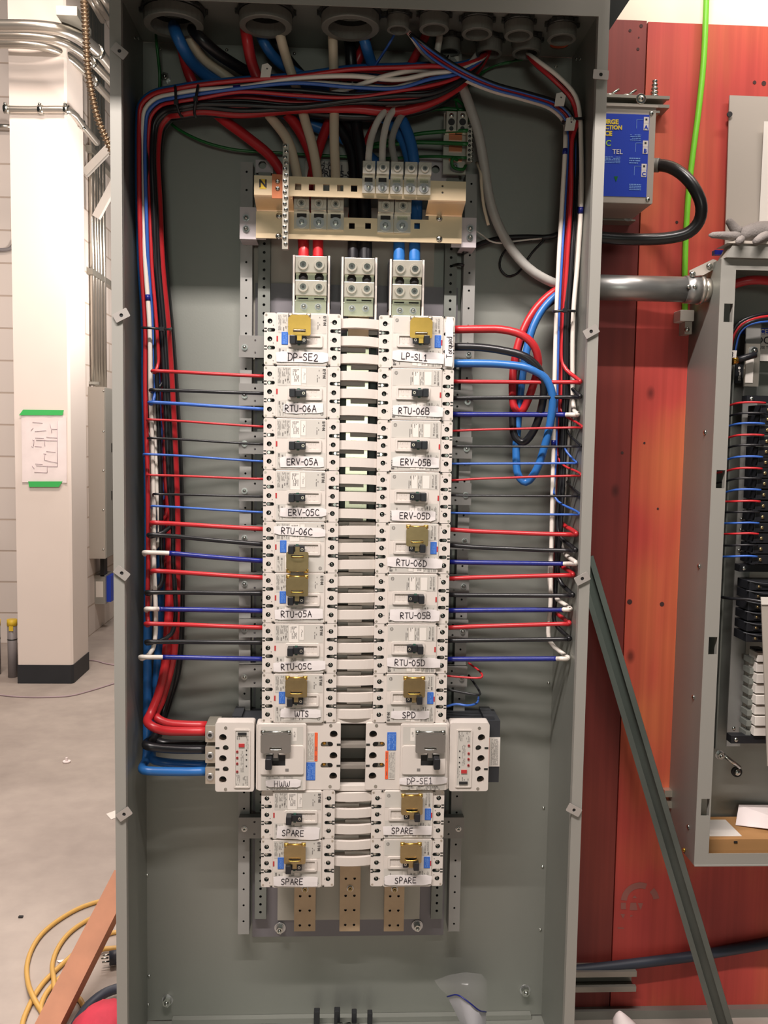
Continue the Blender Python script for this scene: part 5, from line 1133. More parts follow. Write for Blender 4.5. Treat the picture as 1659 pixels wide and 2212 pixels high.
# ------------------------------------------------------------------ right: surge device, struts, flex, pipe, cable
def strut(name, lab, x0, x1, z0, z1, y0, y1, m, cat='strut channel'):
    """horizontal strut channel open to the front"""
    t = thing(name, lab, cat, ((x0 + x1)/2, y1, z0)); h = z1 - z0
    b = MB(); b.box(x0, x1, y1 - .003, y1, z0, z1, m); b.box(x0, x1, y0, y1 - .003, z0, z0 + .003, m); b.box(x0, x1, y0, y1 - .003, z1 - .003, z1, m)
    b.box(x0, x1, y0, y0 + .003, z0 + .003, z0 + h*.26, m); b.box(x0, x1, y0, y0 + .003, z1 - h*.26, z1 - .003, m)
    b.box(x0, x1, y0 + .003, y0 + .009, z0 + h*.24, z0 + h*.26, m); b.box(x0, x1, y0 + .003, y0 + .009, z1 - h*.26, z1 - h*.24, m); b.obj('channel', t); return t
M['strutp'] = mat('grey_strut', (150, 146, 136), .4, .5)
a, c = at(1290, 202, .145), at(1446, 233, .145); st = strut('strut_channel', 'grey strut channel across the top of the blue labelled box', BR + .006, c.x, c.z, a.z, .145, YPLY - .0005, M['strutp'])
for px, py in ((1352, 190), (1315, 190)):
    p = at(px, py, .165); b = MB(); b.dome((p.x, p.y, a.z + .0005), (0, 0, 1), .014, .008, M['chrome']); b.cyl((p.x + .004, p.y, a.z + .006), (.8, 0, .5), .003, .022, M['chrome'], 8); tag(b.obj('wing_screw'), 'loose shiny anchor screw lying on the upper strut%s' % (', nearest the cabinet' if px < 1330 else ', beside the upright screw'), 'screw')
p = at(1414, 195, .165); b = MB(); pts = [(p.x, p.y, a.z + .0005 + .04*k/40) for k in range(41)]; b.tube(pts, [.0052*(1.25 - .5*k/40) if k % 8 < 4 else .0085*(1.15 - .5*k/40) for k in range(41)], M['brass2'] if 'brass2' in M else M['chrome'], 10); tag(b.obj('wall_anchor'), 'coiled shiny anchor screw standing upright on the strut', 'screw')
a, c = at(1240, 2104, .145), at(1376, 2146, .145); strut('strut_channel', 'short grey strut channel low on the plywood behind the cabinet foot', BR - .02, c.x, c.z, a.z, YB + .0045, YPLY - .0005, M['strutp'])
a, c = at(1290, 462, .15), at(1372, 478, .15); strut('strut_channel', 'dark strut channel under the blue labelled box', BR + .006, c.x, c.z, a.z, .148, YPLY - .0005, M['strutp'])
# surge protection box
YS0, YS1 = .02, .1445
sx0, sx1 = BR + .006, at(1414, 330, YS0).x; sz1, sz0 = at(1405, 232, YS0).z, at(1412, 441, YS0).z
sp = thing('surge_protector', 'grey box with a blue printed face beside the open cabinet', 'surge protector', ((sx0 + sx1)/2, .08, sz0))
b = MB(); b.rplate(sx0, sx1, sz0, sz1, YS0, YS1, M['dpanel'], .003, .001); b.obj('body', sp)
b = MB(); b.box(sx0, sx1 + .002, YS0 - .004, YS0 - .0002, sz1 - .001, sz1 + .003, M['dpanel']); b.box(sx0 + .01, sx1 + .018, YS0 + .03, YS1, sz1 + .0005, sz1 + .005, M['strutp']); b.obj('top_flange', sp)
for px, py in ((1407, 245), (1399, 431)):
    p = at(px, py, YS0); b = MB(); b.dome((p.x, YS0, p.z), (0, -1, 0), .0048, .003, M['chrome']); b.obj('screw', sp)
p = at(1356, 468, .147); b = MB(); bolt(b, (p.x, .147, p.z), .008, .006); b.obj('bolt', sp)
p = at(1377, 222, .12); b = MB(); b.ring((p.x, .10, p.z), (0, -1, 0), .011, .006, .004, M['chrome'], 14); b.dome((p.x, .10, p.z), (0, -1, 0), .008, .008, M['chrome']); b.obj('bolt', sp)
yl = YS0 - .0008
def rq(pts, y, m, mb): mb.poly([at(px, py, y) for px, py in pts], m)
b = MB(); fx0, fx1, fz1, fz0 = sx0 + .0, at(1400, 330, yl).x, at(1400, 248, yl).z, at(1395, 426, yl).z; b.box(fx0, fx1, yl, YS0 - .0001, fz0, fz1, M['signblue']); fl_ = b.obj('printed_face', sp)
yt_ = yl - .0006
def sx(px, py): q = at(px, py, yt_); return (q.x, yt_, q.z)
for txt, px, py, s, m, bo in (('SURGE', 1336, 268, .0125, 'yellow', .0006), ('PROTECTION', 1344, 280, .0112, 'yellow', .0005), ('DEVICE', 1322, 293, .0125, 'yellow', .0006), ('C', 1320, 315, .016, 'lgreen', .0003), ('TEL', 1345, 333, .0135, 'white', .0001)):
    textput(txt, s, M[m], sx(px, py), fl_, align='RIGHT', bold=bo)
b = MB()
for px, py, L in ((1396, 267, 'A'), (1394, 318, 'B'), (1391, 368, 'C')):
    q = at(px, py, yt_); b.box(q.x - .0052, q.x + .0052, yt_, yt_ + .0003, q.z - .013, q.z + .0005, M['white']); b.box(q.x - .0052, q.x + .0052, yt_, yt_ + .0003, q.z + .001, q.z + .013, M['white'])
    b.box(q.x - .002, q.x + .002, yt_ - .0003, yt_, q.z + .006, q.z + .010, M['dark']); textput(L, .011, M['signblue'], (q.x, yt_ - .0004, q.z - .011), fl_, align='CENTER', bold=.0004)
    w = at(px - 21, py, yt_); b.box(w.x, q.x - .006, yt_, yt_ + .0003, q.z + .0075, q.z + .0082, M['lav'] if 'lav' in M else M['panelp2']); b.box(w.x, w.x + .0008, yt_, yt_ + .0003, q.z - .01, q.z + .0082, M['panelp2'])
for px, py, w, n in ((1373, 297, 24, 4), (1371, 347, 24, 3), (1372, 404, 26, 4), (1322, 345, 36, 5)):
    q0, q1 = at(px - w/2, py + 7, yt_), at(px + w/2, py - 7, yt_); fine(b, q0.x, q1.x, q0.z, q1.z, yt_, M['panelp2'], n, False, .9, .5)
q0, q1, q2 = (at(*v, yt_) for v in ((1326, 381), (1335, 381), (1331, 393))); b.poly([q0, q1, q2], M['wgreen'])
b.obj('fine_print', fl_)
# black flex conduit
wire('flex_conduit', 'black flexible conduit looping from the blue box back behind the cabinet', 'conduit', M['flex'], .0125, [(1405, 358, .075), (1425, 357, .07), (1450, 362, .05), (1480, 382, .03), (1503, 412, .02), (1515, 445, .02), (1510, 478, .03), (1488, 502, .04), (1450, 513, .05), (1400, 517, .06), (1340, 516, .065), (1280, 512, .07), (1240, 512, .07)], None, [], 14)
o = COL.objects['flex_conduit']; c, _ = spline([P3(p) for p in ((1424, 357, .07), (1412, 357, .075), (1400, 357, .075))]); MB().tube(c, .0145, M['bush'], 14).obj('connector', o)
# green cable
wire('green_cable', 'bright lime green cable hanging down the plywood behind the flex loop', 'cable', M['lime'], .0064, [(1532, -700, .178), (1530, -300, .178), (1527, -40, .178), (1525, 20, .178), (1520, 130, .178), (1510, 230, .178), (1497, 330, .178), (1488, 410, .178), (1482, 500, .178), (1480, 560, .178), (1479, 600, .179), (1480, 690, .179)], None, [], 12)
# ------------------------------------------------------------------ the right panelboard
XR0 = at(1478, 950, YPLY).x
yf = atx(1541, 950, XR0).y
ztop = atx(1556, 560, XR0).z; zbot = atx(1493, 1862, XR0).z; XR1 = XR0 + .52
rp = thing('lighting_panel', 'smaller grey open panelboard mounted on the red plywood at the right edge', 'panelboard', ((XR0 + XR1)/2, YPLY, zbot))
b = MB(); b.box(XR0, XR0 + .002, yf + .002, YPLY - .0005, zbot, ztop, M['sidep'] if 'sidep' in M else M['grey']); b.obj('side_panel', rp)
for z in (zbot, ztop - .002):
    b = MB(); b.box(XR0 + .002, XR1, yf + .002, YPLY - .0005, z, z + .002, g); b.obj('end_panel', rp)
b = MB(); b.box(XR0 + .002, XR1, YPLY - .0045, YPLY - .0005, zbot + .002, ztop - .002, g); b.obj('back_panel', rp)
lx1 = XR0 + .0315
hs = []
for py in (675, 1035, 1395, 1744):
    zc = atx(1560, py, XR0 + .02).z if False else at(1545, py, yf).z; hs.append(rect(XR0 + .010, lx1 - .003, zc - .019, zc + .019))
b = MB(); b.holed(rect(XR0, lx1, zbot, ztop), hs, yf, yf + .002, M['lip']); b.box(lx1 - .002, lx1, yf + .002, yf + .016, zbot, ztop - .02, M['lip']); b.obj('front_flange', rp)
b = MB(); b.box(lx1, XR1, yf, yf + .002, zbot, zbot + .026, M['lip']); b.box(XR0, XR1, yf - .0035, yf - .0003, zbot - .001, zbot + .0015, M['lip']); b.obj('front_flange', rp)
b = MB(); b.box(lx1, XR1, yf, yf + .002, ztop - .022, ztop, M['lip']); b.obj('front_flange', rp)
zt2 = at(1555, 548, yf).z; b = MB()
b.prism([(XR0 + .004, ztop + .0005), (XR1, ztop + .0005), (XR1, ztop + .028), (XR0 + .018, ztop + .028)], yf - .012, yf + .03, M['lip']); b.prism([(XR0 + .004, ztop + .0285), (XR1, ztop + .0285), (XR1, ztop + .034), (XR0 + .020, ztop + .034)], yf - .016, yf + .04, M['dpanel']); b.obj('top_rail', rp)
for px, py in ((1535, 638), (1523, 934), (1510, 1223), (1498, 1506), (1487, 1786)):
    p = atx(px, py, XR0 - .0003); b = MB(); b.dome((XR0 - .0002, p.y, p.z), (-1, 0, 0), .006, .004, M['chrome']); b.obj('side_screw', rp)
p = atx(1479, 1836, XR0); b = MB(); b.dome((XR0 - .0002, p.y, p.z), (-1, 0, 0), .005, .006, M['brass']); b.obj('side_screw', rp)
def rb(x0, x1, y0, y1, Y0, Y1, m, mb):
    a, c = at(x0, y0, Y0), at(x1, y1, Y0); mb.box(a.x, c.x, Y0, Y1, c.z, a.z, m)
b = MB(); a, c = at(1612, 700, .13), at(1592, 1600, .13); xm = (a.x + c.x)/2; b.box(xm - .016, xm + .016, .120, .123, at(1590, 1612, .12).z, at(1610, 690, .12).z, M['rail']); b.box(xm + .016, xm + .019, .123, .18, at(1590, 1612, .12).z, at(1610, 690, .12).z, M['railp']); b.obj('interior_rail', rp)
b = MB(); b.box(xm - .05, xm - .047, .1, .18, at(1590, 1612, .12).z, at(1610, 720, .12).z, M['railp']); b.obj('barrier_strip', rp)
# notice
q0, q1 = at(1601, 708, .165), at(1700, 722, .165); b = MB(); b.box(q0.x, q1.x, .1650, .1662, q1.z - .001, q0.z, M['signblue']); b.box(q0.x + .035, q1.x, .1651, .1662, at(1650, 780, .165).z, q1.z - .0012, M['white']); o = b.obj('notice_sign', rp); o['label'] = 'NOTICE sign, white letters on blue over black on white'
textput('NOTICE', .0145, M['white'], (at(1608, 720, .1645).x, .1645, at(1608, 720, .1645).z), o, bold=.0003, name='lettering', face=Matrix.Shear('XZ', 4, (.18, 0)) if False else None)
textput('DO NOT', .023, M['ink'], (at(1632, 742, .1645).x, .1645, at(1632, 742, .1645).z), o, bold=.0002); textput('USE THIS', .008, M['ink'], (at(1640, 753, .1645).x, .1645, at(1640, 753, .1645).z), o)
# interior bits
t33 = thing('wire_tag', 'white tag printed 33 beside the right panel flange', 'tag', at(1580, 763, .06)); b = MB(); b.prism([(q.x, q.z) for q in (at(x, y, .06) for x, y in ((1562, 756), (1592, 757), (1590, 773), (1561, 770)))], .06, .061, M['white']); b.obj('tag', t33)
textput('33', .0155, M['ink'], (at(1569, 770, .0595).x, .0595, at(1569, 770, .0595).z), t33, rotz=-4, bold=.0002)
mb_ = thing('neutral_bus', 'silver neutral bus bar with bolt inside the right panel', 'bus bar', at(1620, 835, .10))
b = MB(); rb(1612, 1638, 742, 835, .100, .106, M['alu'], b); b.obj('bar', mb_)
b = MB(); rb(1612, 1626, 775, 827, .0985, .0998, M['white'], b); b.obj('sticker', mb_)
p = at(1627, 758, .1); b = MB(); bolt(b, (p.x, .1, p.z), .008, .006); b.obj('bolt', mb_)
b = MB(); q0, q1 = at(1632, 766, .08), at(1592, 778, .08); b.tube([q0, q0*.5 + q1*.5, q1], .007, M['black'], 8); b.cyl(q1, (-1, 0, -.2), .009, .012, M['brass'], 6); tag(b.obj('lug_link'), 'black jumper with brass lug bolted to the bus bar in the right panel', 'jumper')
b = MB(); rb(1589, 1603, 787, 828, .115, .119, M['black'], b); o = b.obj('data_label'); tag(o, 'small black label plate with white print inside the right panel', 'label'); b = MB(); q0, q1 = at(1594, 822, .1145), at(1601, 800, .1145); fine(b, q0.x, q1.x, q0.z, q1.z, .1146, M['white'], 3, True, .8); q = at(1597, 795, .1146); b.cyl((q.x, .1148, q.z), (0, -1, 0), .003, .0003, M['white'], 10); b.obj('print', o)
# black breakers with a red, black, blue wire each
p0_ = at(1655, 868, .03); px_l = lambda y: lerp(1641, 1621, (y - 868)/(1230 - 868))
ys = [885, 906, 929, 953, 976, 999, 1022, 1045, 1069, 1093, 1117, 1140, 1163, 1186]
for k, y in enumerate(ys + [1209]):
    a = at(px_l(y) + 4, y - 11, .04); c = at(px_l(y) + 4, y + 10.5, .04)
    t = thing('small_breaker', 'black plug in breaker with a brass screw in the right panel, number %d from the top of its row' % (k + 1) if False else 'black breaker in the upper row of the right panel, %s' % ('topmost' if k == 0 else 'lowest' if k == 14 else '%s from the top' % ('second third fourth fifth sixth seventh eighth ninth tenth eleventh twelfth thirteenth fourteenth'.split()[k - 1])), 'circuit breaker', (a.x + .05, .06, c.z), 'black breakers in the right panel')
    b = MB(); b.rplate(a.x, a.x + .12, c.z + .0008, a.z - .0004, .04, .10, M['black'], .001, .0008); b.box(a.x - .006, a.x + .004, .036, .06, c.z + .0006, c.z + .0036, M['black']); b.obj('case', t)
    b = MB(); b.box(a.x + .012, a.x + .0205, .0385, .0398, (a.z + c.z)/2 - .004, (a.z + c.z)/2 + .004, M['brassd'] if 'brassd' in M else M['dark']); b.dome((a.x + .0162, .0385, (a.z + c.z)/2), (0, -1, 0), .0036, .002, M['gold_d']); b.obj('terminal_screw', t)
    b = MB(); b.dome((a.x + .036, .0398, (a.z + c.z)/2), (0, -1, 0), .003, .002, M['chrome']); b.obj('case_screw', t)
cols = [('wred', 'red'), ('wblack', 'black'), ('wblue2', 'blue')]
yw = [870, 893, 915, 940, 962, 987, 1012, 1034, 1058, 1083, 1106, 1130, 1153, 1178, 1202]
for k, y in enumerate(yw):
    m, nm = cols[k % 3]; xr_ = px_l(y) + 7; xl = lerp(1566, 1551, k/14)
    wire(nm + '_wire', '%s wire in the right panel, %s of the five %s ones from the top' % (nm, ('first', 'second', 'third', 'fourth', 'fifth')[k//3], nm), 'wire', M[m], .0023, [(xl - 14, y + (10 if k < 9 else -4), .09), (xl + 4, y + (7 if k < 9 else 0), .08), (lerp(xl, xr_, .4), y, .05), (xr_ - 14, y - 1, .035), (xr_ + 6, y + .5, .036)], 'breaker wires in the right panel')
wire('black_wire', 'single black wire low in the right panel above the filler blocks', 'wire', M['wblack'], .0032, [(1540, 1286, .09), (1560, 1290, .08), (1580, 1293, .05), (1620, 1295, .02), (1665, 1303, -.002), (1690, 1304, .0)])
for k, y in enumerate((1266, 1287, 1310, 1332, 1355, 1378)):
    a = at(1620 - k*1.6, y - 10, .03); c = at(1620 - k*1.6, y + 10, .03)
    t = thing('small_breaker', 'black breaker in the lower block of the right panel, %s' % ('topmost', 'second', 'third', 'fourth', 'fifth', 'lowest')[k], 'circuit breaker', (a.x + .04, .06, c.z), 'black breakers in the right panel')
    b = MB(); b.rplate(a.x, a.x + .09, c.z + .001, a.z - .0005, .03, .09, M['black'], .001, .0008); b.tube(spline([(a.x - .005, .034, a.z + .001), (a.x + .02, .026, a.z - .003), (a.x + .05, .026, a.z - .004), (a.x + .085, .028, a.z - .002)], .01)[0], .0016, M['blackcase'], 6); b.obj('case', t)
    b = MB(); b.box(a.x + .014, a.x + .026, .0285, .0298, (a.z + c.z)/2 - .005, (a.z + c.z)/2 + .003, M['dark']); b.dome((a.x + .020, .0285, (a.z + c.z)/2 - .001), (0, -1, 0), .003, .0015, M['gold_d']); b.obj('terminal_screw', t)
for k, (y, x0, x1) in enumerate(((1228, 1598, 1662), (862, 1614, 1662), (1598, 1580, 1662))):
    b = MB(); rb(x0, x1 + 30, y - 8, y + 8, .06, .085, M['black'], b); t = b.obj('mounting_clamp'); tag(t, 'black clamp bar across the right panel, %s' % ('between the breaker blocks', 'above the upper breaker row', 'below the white filler blocks')[k], 'clamp bar', 'clamp bars in the right panel')
    p = at(x0 + 10, y, .06); b = MB(); b.dome((p.x, .06, p.z), (0, -1, 0), .0052, .003, M['chrome']); b.obj('screw', t)
t = thing('bus_insulator', 'black toothed insulator with grey stab fingers in the right panel', 'bus insulator', at(1620, 1590, .1)); b = MB()
a, c = at(1626, 1400, .08), at(1640, 1592, .08); b.box(c.x - .022, c.x - .002, .07, .10, c.z, a.z, M['dark']); b.obj('spine', t)
for k in range(8):
    p = at(1621 - k*1.5, 1424 + k*22.5, .08); b = MB(); b.box(p.x - .006, p.x + .005, .066, .10, p.z - .006, p.z + .006, M['railp']); b.obj('stab_finger', t)
for k in range(8):
    q0, q1 = at(1637 - k*.9, 1410 + k*23, .05), at(1660, 1430 + k*23, .05); b = MB(); b.rplate(q0.x, q0.x + .06, q1.z, q0.z - .0006, .05 + (.004 if k % 2 else 0), .09, M['white'], .001, .0006); tag(b.obj('filler_block'), 'cream filler block in the right panel, %s' % ('topmost', 'second', 'third', 'fourth', 'fifth', 'sixth', 'seventh', 'lowest')[k], 'filler block', 'filler blocks in the right panel')
cv = thing('hinged_cover', 'upright grey inner cover strip crossing the lower breakers at the right edge', 'cover', at(1655, 1500, -.01)); q = [at(x, y, -.01) for x, y in ((1645, 1302), (1720, 1302), (1740, 1655), (1658, 1655))]
b = MB(); b.prism([(v.x, v.z) for v in q], -.01, -.007, M['dpanel']); b.obj('sheet', cv); b = MB(); q = [at(x, y, -.0125) for x, y in ((1644, 1290), (1700, 1290), (1700, 1306), (1645, 1306))]; b.prism([(v.x, v.z) for v in q], -.0125, -.0102, M['white']); b.obj('bracket', cv)
for px, py in ((1602, 1121), (1601, 1145), (1597, 1189), (1599, 1258), (1597, 1305), (1596, 1327), (1585, 1573)):
    p = at(px, py, .12); b = MB(); b.dome((p.x, .12, p.z), (0, -1, 0), .0042, .003, M['chrome']); b.obj('rail_screw', rp)
hd = thing('door_link', 'shiny bolt and link arm low in the right panel', 'link arm', at(1590, 1665, .15))
b = MB(); b.tube([at(1563, 1631, .11), at(1598, 1658, .12)], .0045, M['chrome'], 8); b.obj('arm', hd); p = at(1554, 1630, .11); b = MB(); bolt(b, p, .008, .01); b.obj('bolt', hd); p = at(1590, 1666, .13); b = MB(); b.cyl(p, (0, -1, 0), .012, .006, M['dark']); b.dome((p.x, p.y - .006, p.z), (0, -1, 0), .008, .006, M['chrome']); b.obj('bolt', hd)
# red feeder and dark bundle at the top of the right panel
wire('red_feeder', 'thick red feeder arcing across the top of the right panel', 'feeder cable', M['wred'], .0095, [(1545, 645, .11), (1570, 622, .10), (1595, 611, .09), (1625, 605, .08), (1665, 607, .08), (1700, 615, .08)], None, [], 12)
for k, (m, nm, lab) in enumerate((('wblack', 'black', 'dark bundle wire curving at the upper left of the right panel, outer black one'), ('wred', 'red', 'dark bundle wire curving at the upper left of the right panel, red one'), ('wblack', 'black', 'dark bundle wire curving at the upper left of the right panel, inner black one'), ('wblue2', 'blue', 'thin blue wire curving along the inside of the dark bundle in the right panel'))):
    d = k*5.5; wire(nm + '_wire', lab, 'wire', M[m], .0042 if k < 3 else .0028, [(1569 + d*.5, 800, .12), (1571 + d, 760, .10), (1580 + d, 722, .09), (1598 + d*.8, 697 + d*.5, .085), (1630, 683 + d*.9, .08), (1668, 677 + d, .08), (1700, 678 + d, .08)], 'wires curving into the right panel')
# cardboard box and paper on the panel floor
q0, q1 = at(1528, 1815, .03), at(1700, 1838, .03); zfl = zbot + .0025
cb = thing('cardboard_box', 'flat brown cardboard box with a white label on the right panel floor', 'cardboard box', (q0.x + .1, .09, zfl)); zh = .042
b = MB(); b.box(XR0 + .036, XR0 + .30, yf + .03, YPLY - .012, zfl, zfl + zh, M['card']); b.obj('body', cb)
b = MB(); b.box(XR0 + .045, XR0 + .125, yf + .045, YPLY - .03, zfl + zh + .0002, zfl + zh + .001, M['white']); b.obj('paper_label', cb)
b = MB(); b.box(XR0 + .100, XR0 + .108, yf + .0285, yf + .0298, zfl + zh - .008, zfl + zh - .004, M['dark']); b.obj('hole', cb)
b = MB(); o_ = [(XR0 + .135, yf + .10), (XR0 + .31, yf + .02), (XR0 + .40, yf + .16), (XR0 + .16, YPLY - .02)]; b.loops([[(x, y, zfl + zh + .0015 + .01*i) for i, (x, y) in enumerate(o_)], [(x, y, zfl + zh + .0025 + .01*i) for i, (x, y) in enumerate(o_)]], M['paper']); tag(b.obj('paper_sheet'), 'white paper sheet lying on the cardboard box', 'paper')
# cover leaning above, glove, paper
q0, q1 = at(1567, 200, .165), at(1582, 530, .165)
cov = thing('panel_cover', 'plain grey panel cover leaning on the plywood above the small panelboard', 'panel cover', (q0.x + .2, .17, ztop + .035))
b = MB(); zt3 = q0.z; x0 = (q0.x + q1.x)/2
b.loops([[(x0, .166, ztop + .0345), (x0 + .5, .166, ztop + .0345), (x0 + .5, .179, zt3), (x0, .179, zt3)], [(x0, .170, ztop + .0345), (x0 + .5, .170, ztop + .0345), (x0 + .5, .183, zt3), (x0, .183, zt3)]], M['dpanel']); b.obj('sheet', cov)
p = at(1576, 247, .172); b = MB(); b.cyl((p.x, .1735, p.z), (0, -1, 0), .006, .003, M['dark']); b.obj('keyhole', cov)
b = MB(); q0, q1 = at(1653, 260, .16), at(1675, 480, .16); b.box(q0.x, q1.x + .05, .1655, .1658, q1.z, q0.z, M['white']); b.obj('directory_card', cov)
gl = thing('work_glove', 'grey knit work glove lying on top of the small panelboard', 'glove', (at(1620, 520, .03).x, .03, ztop + .035))
def gp(x, y, Y): return at(x, y, Y)
MB().tube(spline([gp(1690, 520, .06), gp(1650, 512, .05), gp(1620, 506, .04), gp(1600, 508, .03)], .008)[0], [.020]*60, M['glove'], 12) if False else None
def taper(pts, r0, r1, mb, m, seg=10):
    c, _ = spline([gp(*p) for p in pts], .006); n = len(c); mb.tube(c, [r0 + (r1 - r0)*i/(n - 1) if i not in (0, n - 1) else .35*(r0 + (r1 - r0)*i/(n - 1)) for i in range(n)], m, seg)
b = MB(); taper([(1595, 512, .03), (1612, 505, .03), (1640, 500, .035), (1675, 503, .04), (1720, 505, .045)], .014, .030, b, M['glove'], 14)
taper([(1601, 503, .03), (1588, 495, .03), (1578, 482, .03), (1571, 474, .03)], .012, .0065, b, M['glove']); taper([(1600, 510, .03), (1580, 510, .025), (1555, 508, .02), (1531, 508, .02)], .011, .006, b, M['glove'])
taper([(1605, 512, .03), (1600, 518, .02), (1597, 521, .0), (1598, 522, -.01)], .009, .007, b, M['glove']); taper([(1660, 508, .03), (1645, 514, .01), (1636, 520, .0), (1632, 522, -.01)], .012, .007, b, M['glove']); b.obj('knit', gl)
b = MB(); o_ = [(at(1615, 500, .06).x, .08), (at(1700, 495, .06).x, .07), (at(1700, 495, .06).x, .14), (at(1640, 492, .1).x, .14)]; b.loops([[(x, y, ztop + .055 + .012*(i % 2)) for i, (x, y) in enumerate(o_)], [(x, y, ztop + .056 + .012*(i % 2)) for i, (x, y) in enumerate(o_)]], M['paper']); tag(b.obj('paper_sheet'), 'pale paper behind the glove on the small panelboard', 'paper')
# big horizontal rigid conduit between the cabinets
pc = thing('rigid_conduit', 'thick galvanised conduit running from the big cabinet to the small panelboard', 'conduit', at(1380, 622, .1)); rY = .09
pA, pB = at(1285, 622, rY), at(1478, 622, rY); zc = (pA.z + at(1480, 624, rY).z)/2; R0 = 27/FPX*(at(1380, 622, rY) - CAM).dot(fw)
b = MB(); b.cyl((BR + .003, rY, zc), (1, 0, 0), R0, pB.x - BR - .003, M['rigid'], 28); b.obj('pipe', pc)
b = MB(); xe = at(1512, 622, rY).x; b.cyl((pB.x, rY, zc), (1, 0, 0), R0*1.09, xe - pB.x - .004, M['rigid'], 28); b.cyl((xe - .004, rY, zc), (1, 0, 0), R0*1.16, .008, M['emt'], 28); b.cyl((xe + .004, rY, zc), (1, 0, 0), R0*.95, XR0 - xe - .0045, M['emt'], 24); o = b.obj('connector', pc)
for px in (1488, 1501):
    p = at(px, 619, rY - R0*1.09); b = MB(); b.dome((p.x, rY - R0*1.08, p.z), (0, -1, 0), .005, .004, M['chrome']); b.obj('set_screw', o)
# bracket over the conduit connector and small white piece below
kb = thing('support_bracket', 'grey slanted bracket bolted at the top left of the small panelboard', 'bracket', at(1515, 585, .1)); q = [at(x, y, .07) for x, y in ((1490, 584), (1540, 560), (1548, 562), (1545, 580), (1520, 594), (1492, 597))]
b = MB(); b.prism([(p.x, p.z) for p in q if True], .07, .075, M['dpanel']); b.obj('plate', kb)
for px, py in ((1496, 592), (1532, 575)): p = at(px, py, .07); b = MB(); b.dome((p.x, .07, p.z), (0, -1, 0), .007, .006, M['chrome']); b.obj('bolt', kb)
b = MB(); q0, q1 = at(1542, 541, .09), at(1560, 551, .09); b.box(q0.x, q1.x, .085, .1, q1.z, q0.z, M['wtape']); tag(b.obj('blue_tape_roll'), 'bit of blue tape behind the bracket on the small panelboard', 'tape')
pb = thing('pipe_strap_block', 'cream plastic block on the plywood under the thick conduit', 'block', at(1480, 680, .16)); b = MB(); q0, q1 = at(1470, 669, .15), at(1499, 694, .15); b.rplate(q0.x, q1.x, q1.z, q0.z, .15, YPLY - .0005, M['white'], .002, .001); b.obj('body', pb); b = MB(); q0, q1 = at(1480, 695, .155), at(1494, 722, .155); b.box(q0.x, q1.x, .155, YPLY - .0005, q1.z, q0.z, M['dpanel']); p = at(1484, 712, .155); b.dome((p.x, .155, p.z), (0, -1, 0), .006, .005, M['chrome']); b.obj('clip', pb)
for px, py, lab in ((1436, 1716, 'upper'), (1436, 1740, 'lower')):
    q0, q1 = at(px, py - 8, .17), at(px + 12, py + 6, .17); b = MB(); b.box(q0.x, q1.x + .02, .17, YPLY - .0005, q1.z, q0.z, M['alu']); tag(b.obj('wall_clip'), 'small silver clip at the left edge of the small panelboard, %s of two' % lab, 'clip')
# leaning strut
ls = thing('leaning_strut', 'long galvanised strut channel leaning diagonally against the red plywood', 'strut channel', atz(1590, 2300, .01))
A0 = at(1262, 1205, .150); B0 = at(1585, 2290, -.05)
ax = (A0 - B0).normalized(); L = (A0 - B0).length; wv = Vector((0, -1, 0)); wv = (wv - ax*wv.dot(ax)).normalized(); sv = ax.cross(wv).normalized()
# profile in (s: across, w: toward camera), open side to the front right
wdt = .0413; prof = [(-.5, .0), (.5, .0), (.5, 1.0), (.22, 1.0), (.22, .82), (.30, .82), (.30, .92), (.43, .92), (.43, .07), (-.43, .07), (-.43, .92), (-.30, .92), (-.30, .82), (-.22, .82), (-.22, 1.0), (-.5, 1.0)]
ang = math.radians(14); pr2 = []
for s_, w_ in prof:
    s2, w2 = s_*wdt, (w_ - .5)*wdt; pr2.append((s2*math.cos(ang) - w2*math.sin(ang), s2*math.sin(ang) + w2*math.cos(ang)))
b = MB(); b.loops([[B0 + ax*t + sv*s_ + wv*w_ for s_, w_ in pr2] for t in (0, L)], M['zinc']); b.obj('channel', ls)
# dark cable along the plywood foot
wire('black_conduit', 'dark cable running low across the plywood behind the leaning strut', 'cable', M['cordk'], .012, [(1220, 2098, .17), (1300, 2090, .17), (1400, 2078, .172), (1480, 2068, .174), (1580, 2052, .175), (1700, 2030, .176)], None, [], 10)
wt_ = thing('caulk_nozzle', 'white rounded nozzle tip standing by the baseboard at the cabinet foot', 'nozzle', atz(1350, 2230, .0)); p = at(1346, 2215, .06); b = MB(); b.loops([[(p.x + r*math.cos(2*PI*k/16) + dx, .06 + r*math.sin(2*PI*k/16), z) for k in range(16)] for r, z, dx in ((.03, .001, .02), (.028, p.z, .004), (.021, p.z + .012, -.002), (.012, p.z + .024, -.006), (.004, p.z + .032, -.008))], M['paper'], smooth=True); b.obj('tip', wt_)
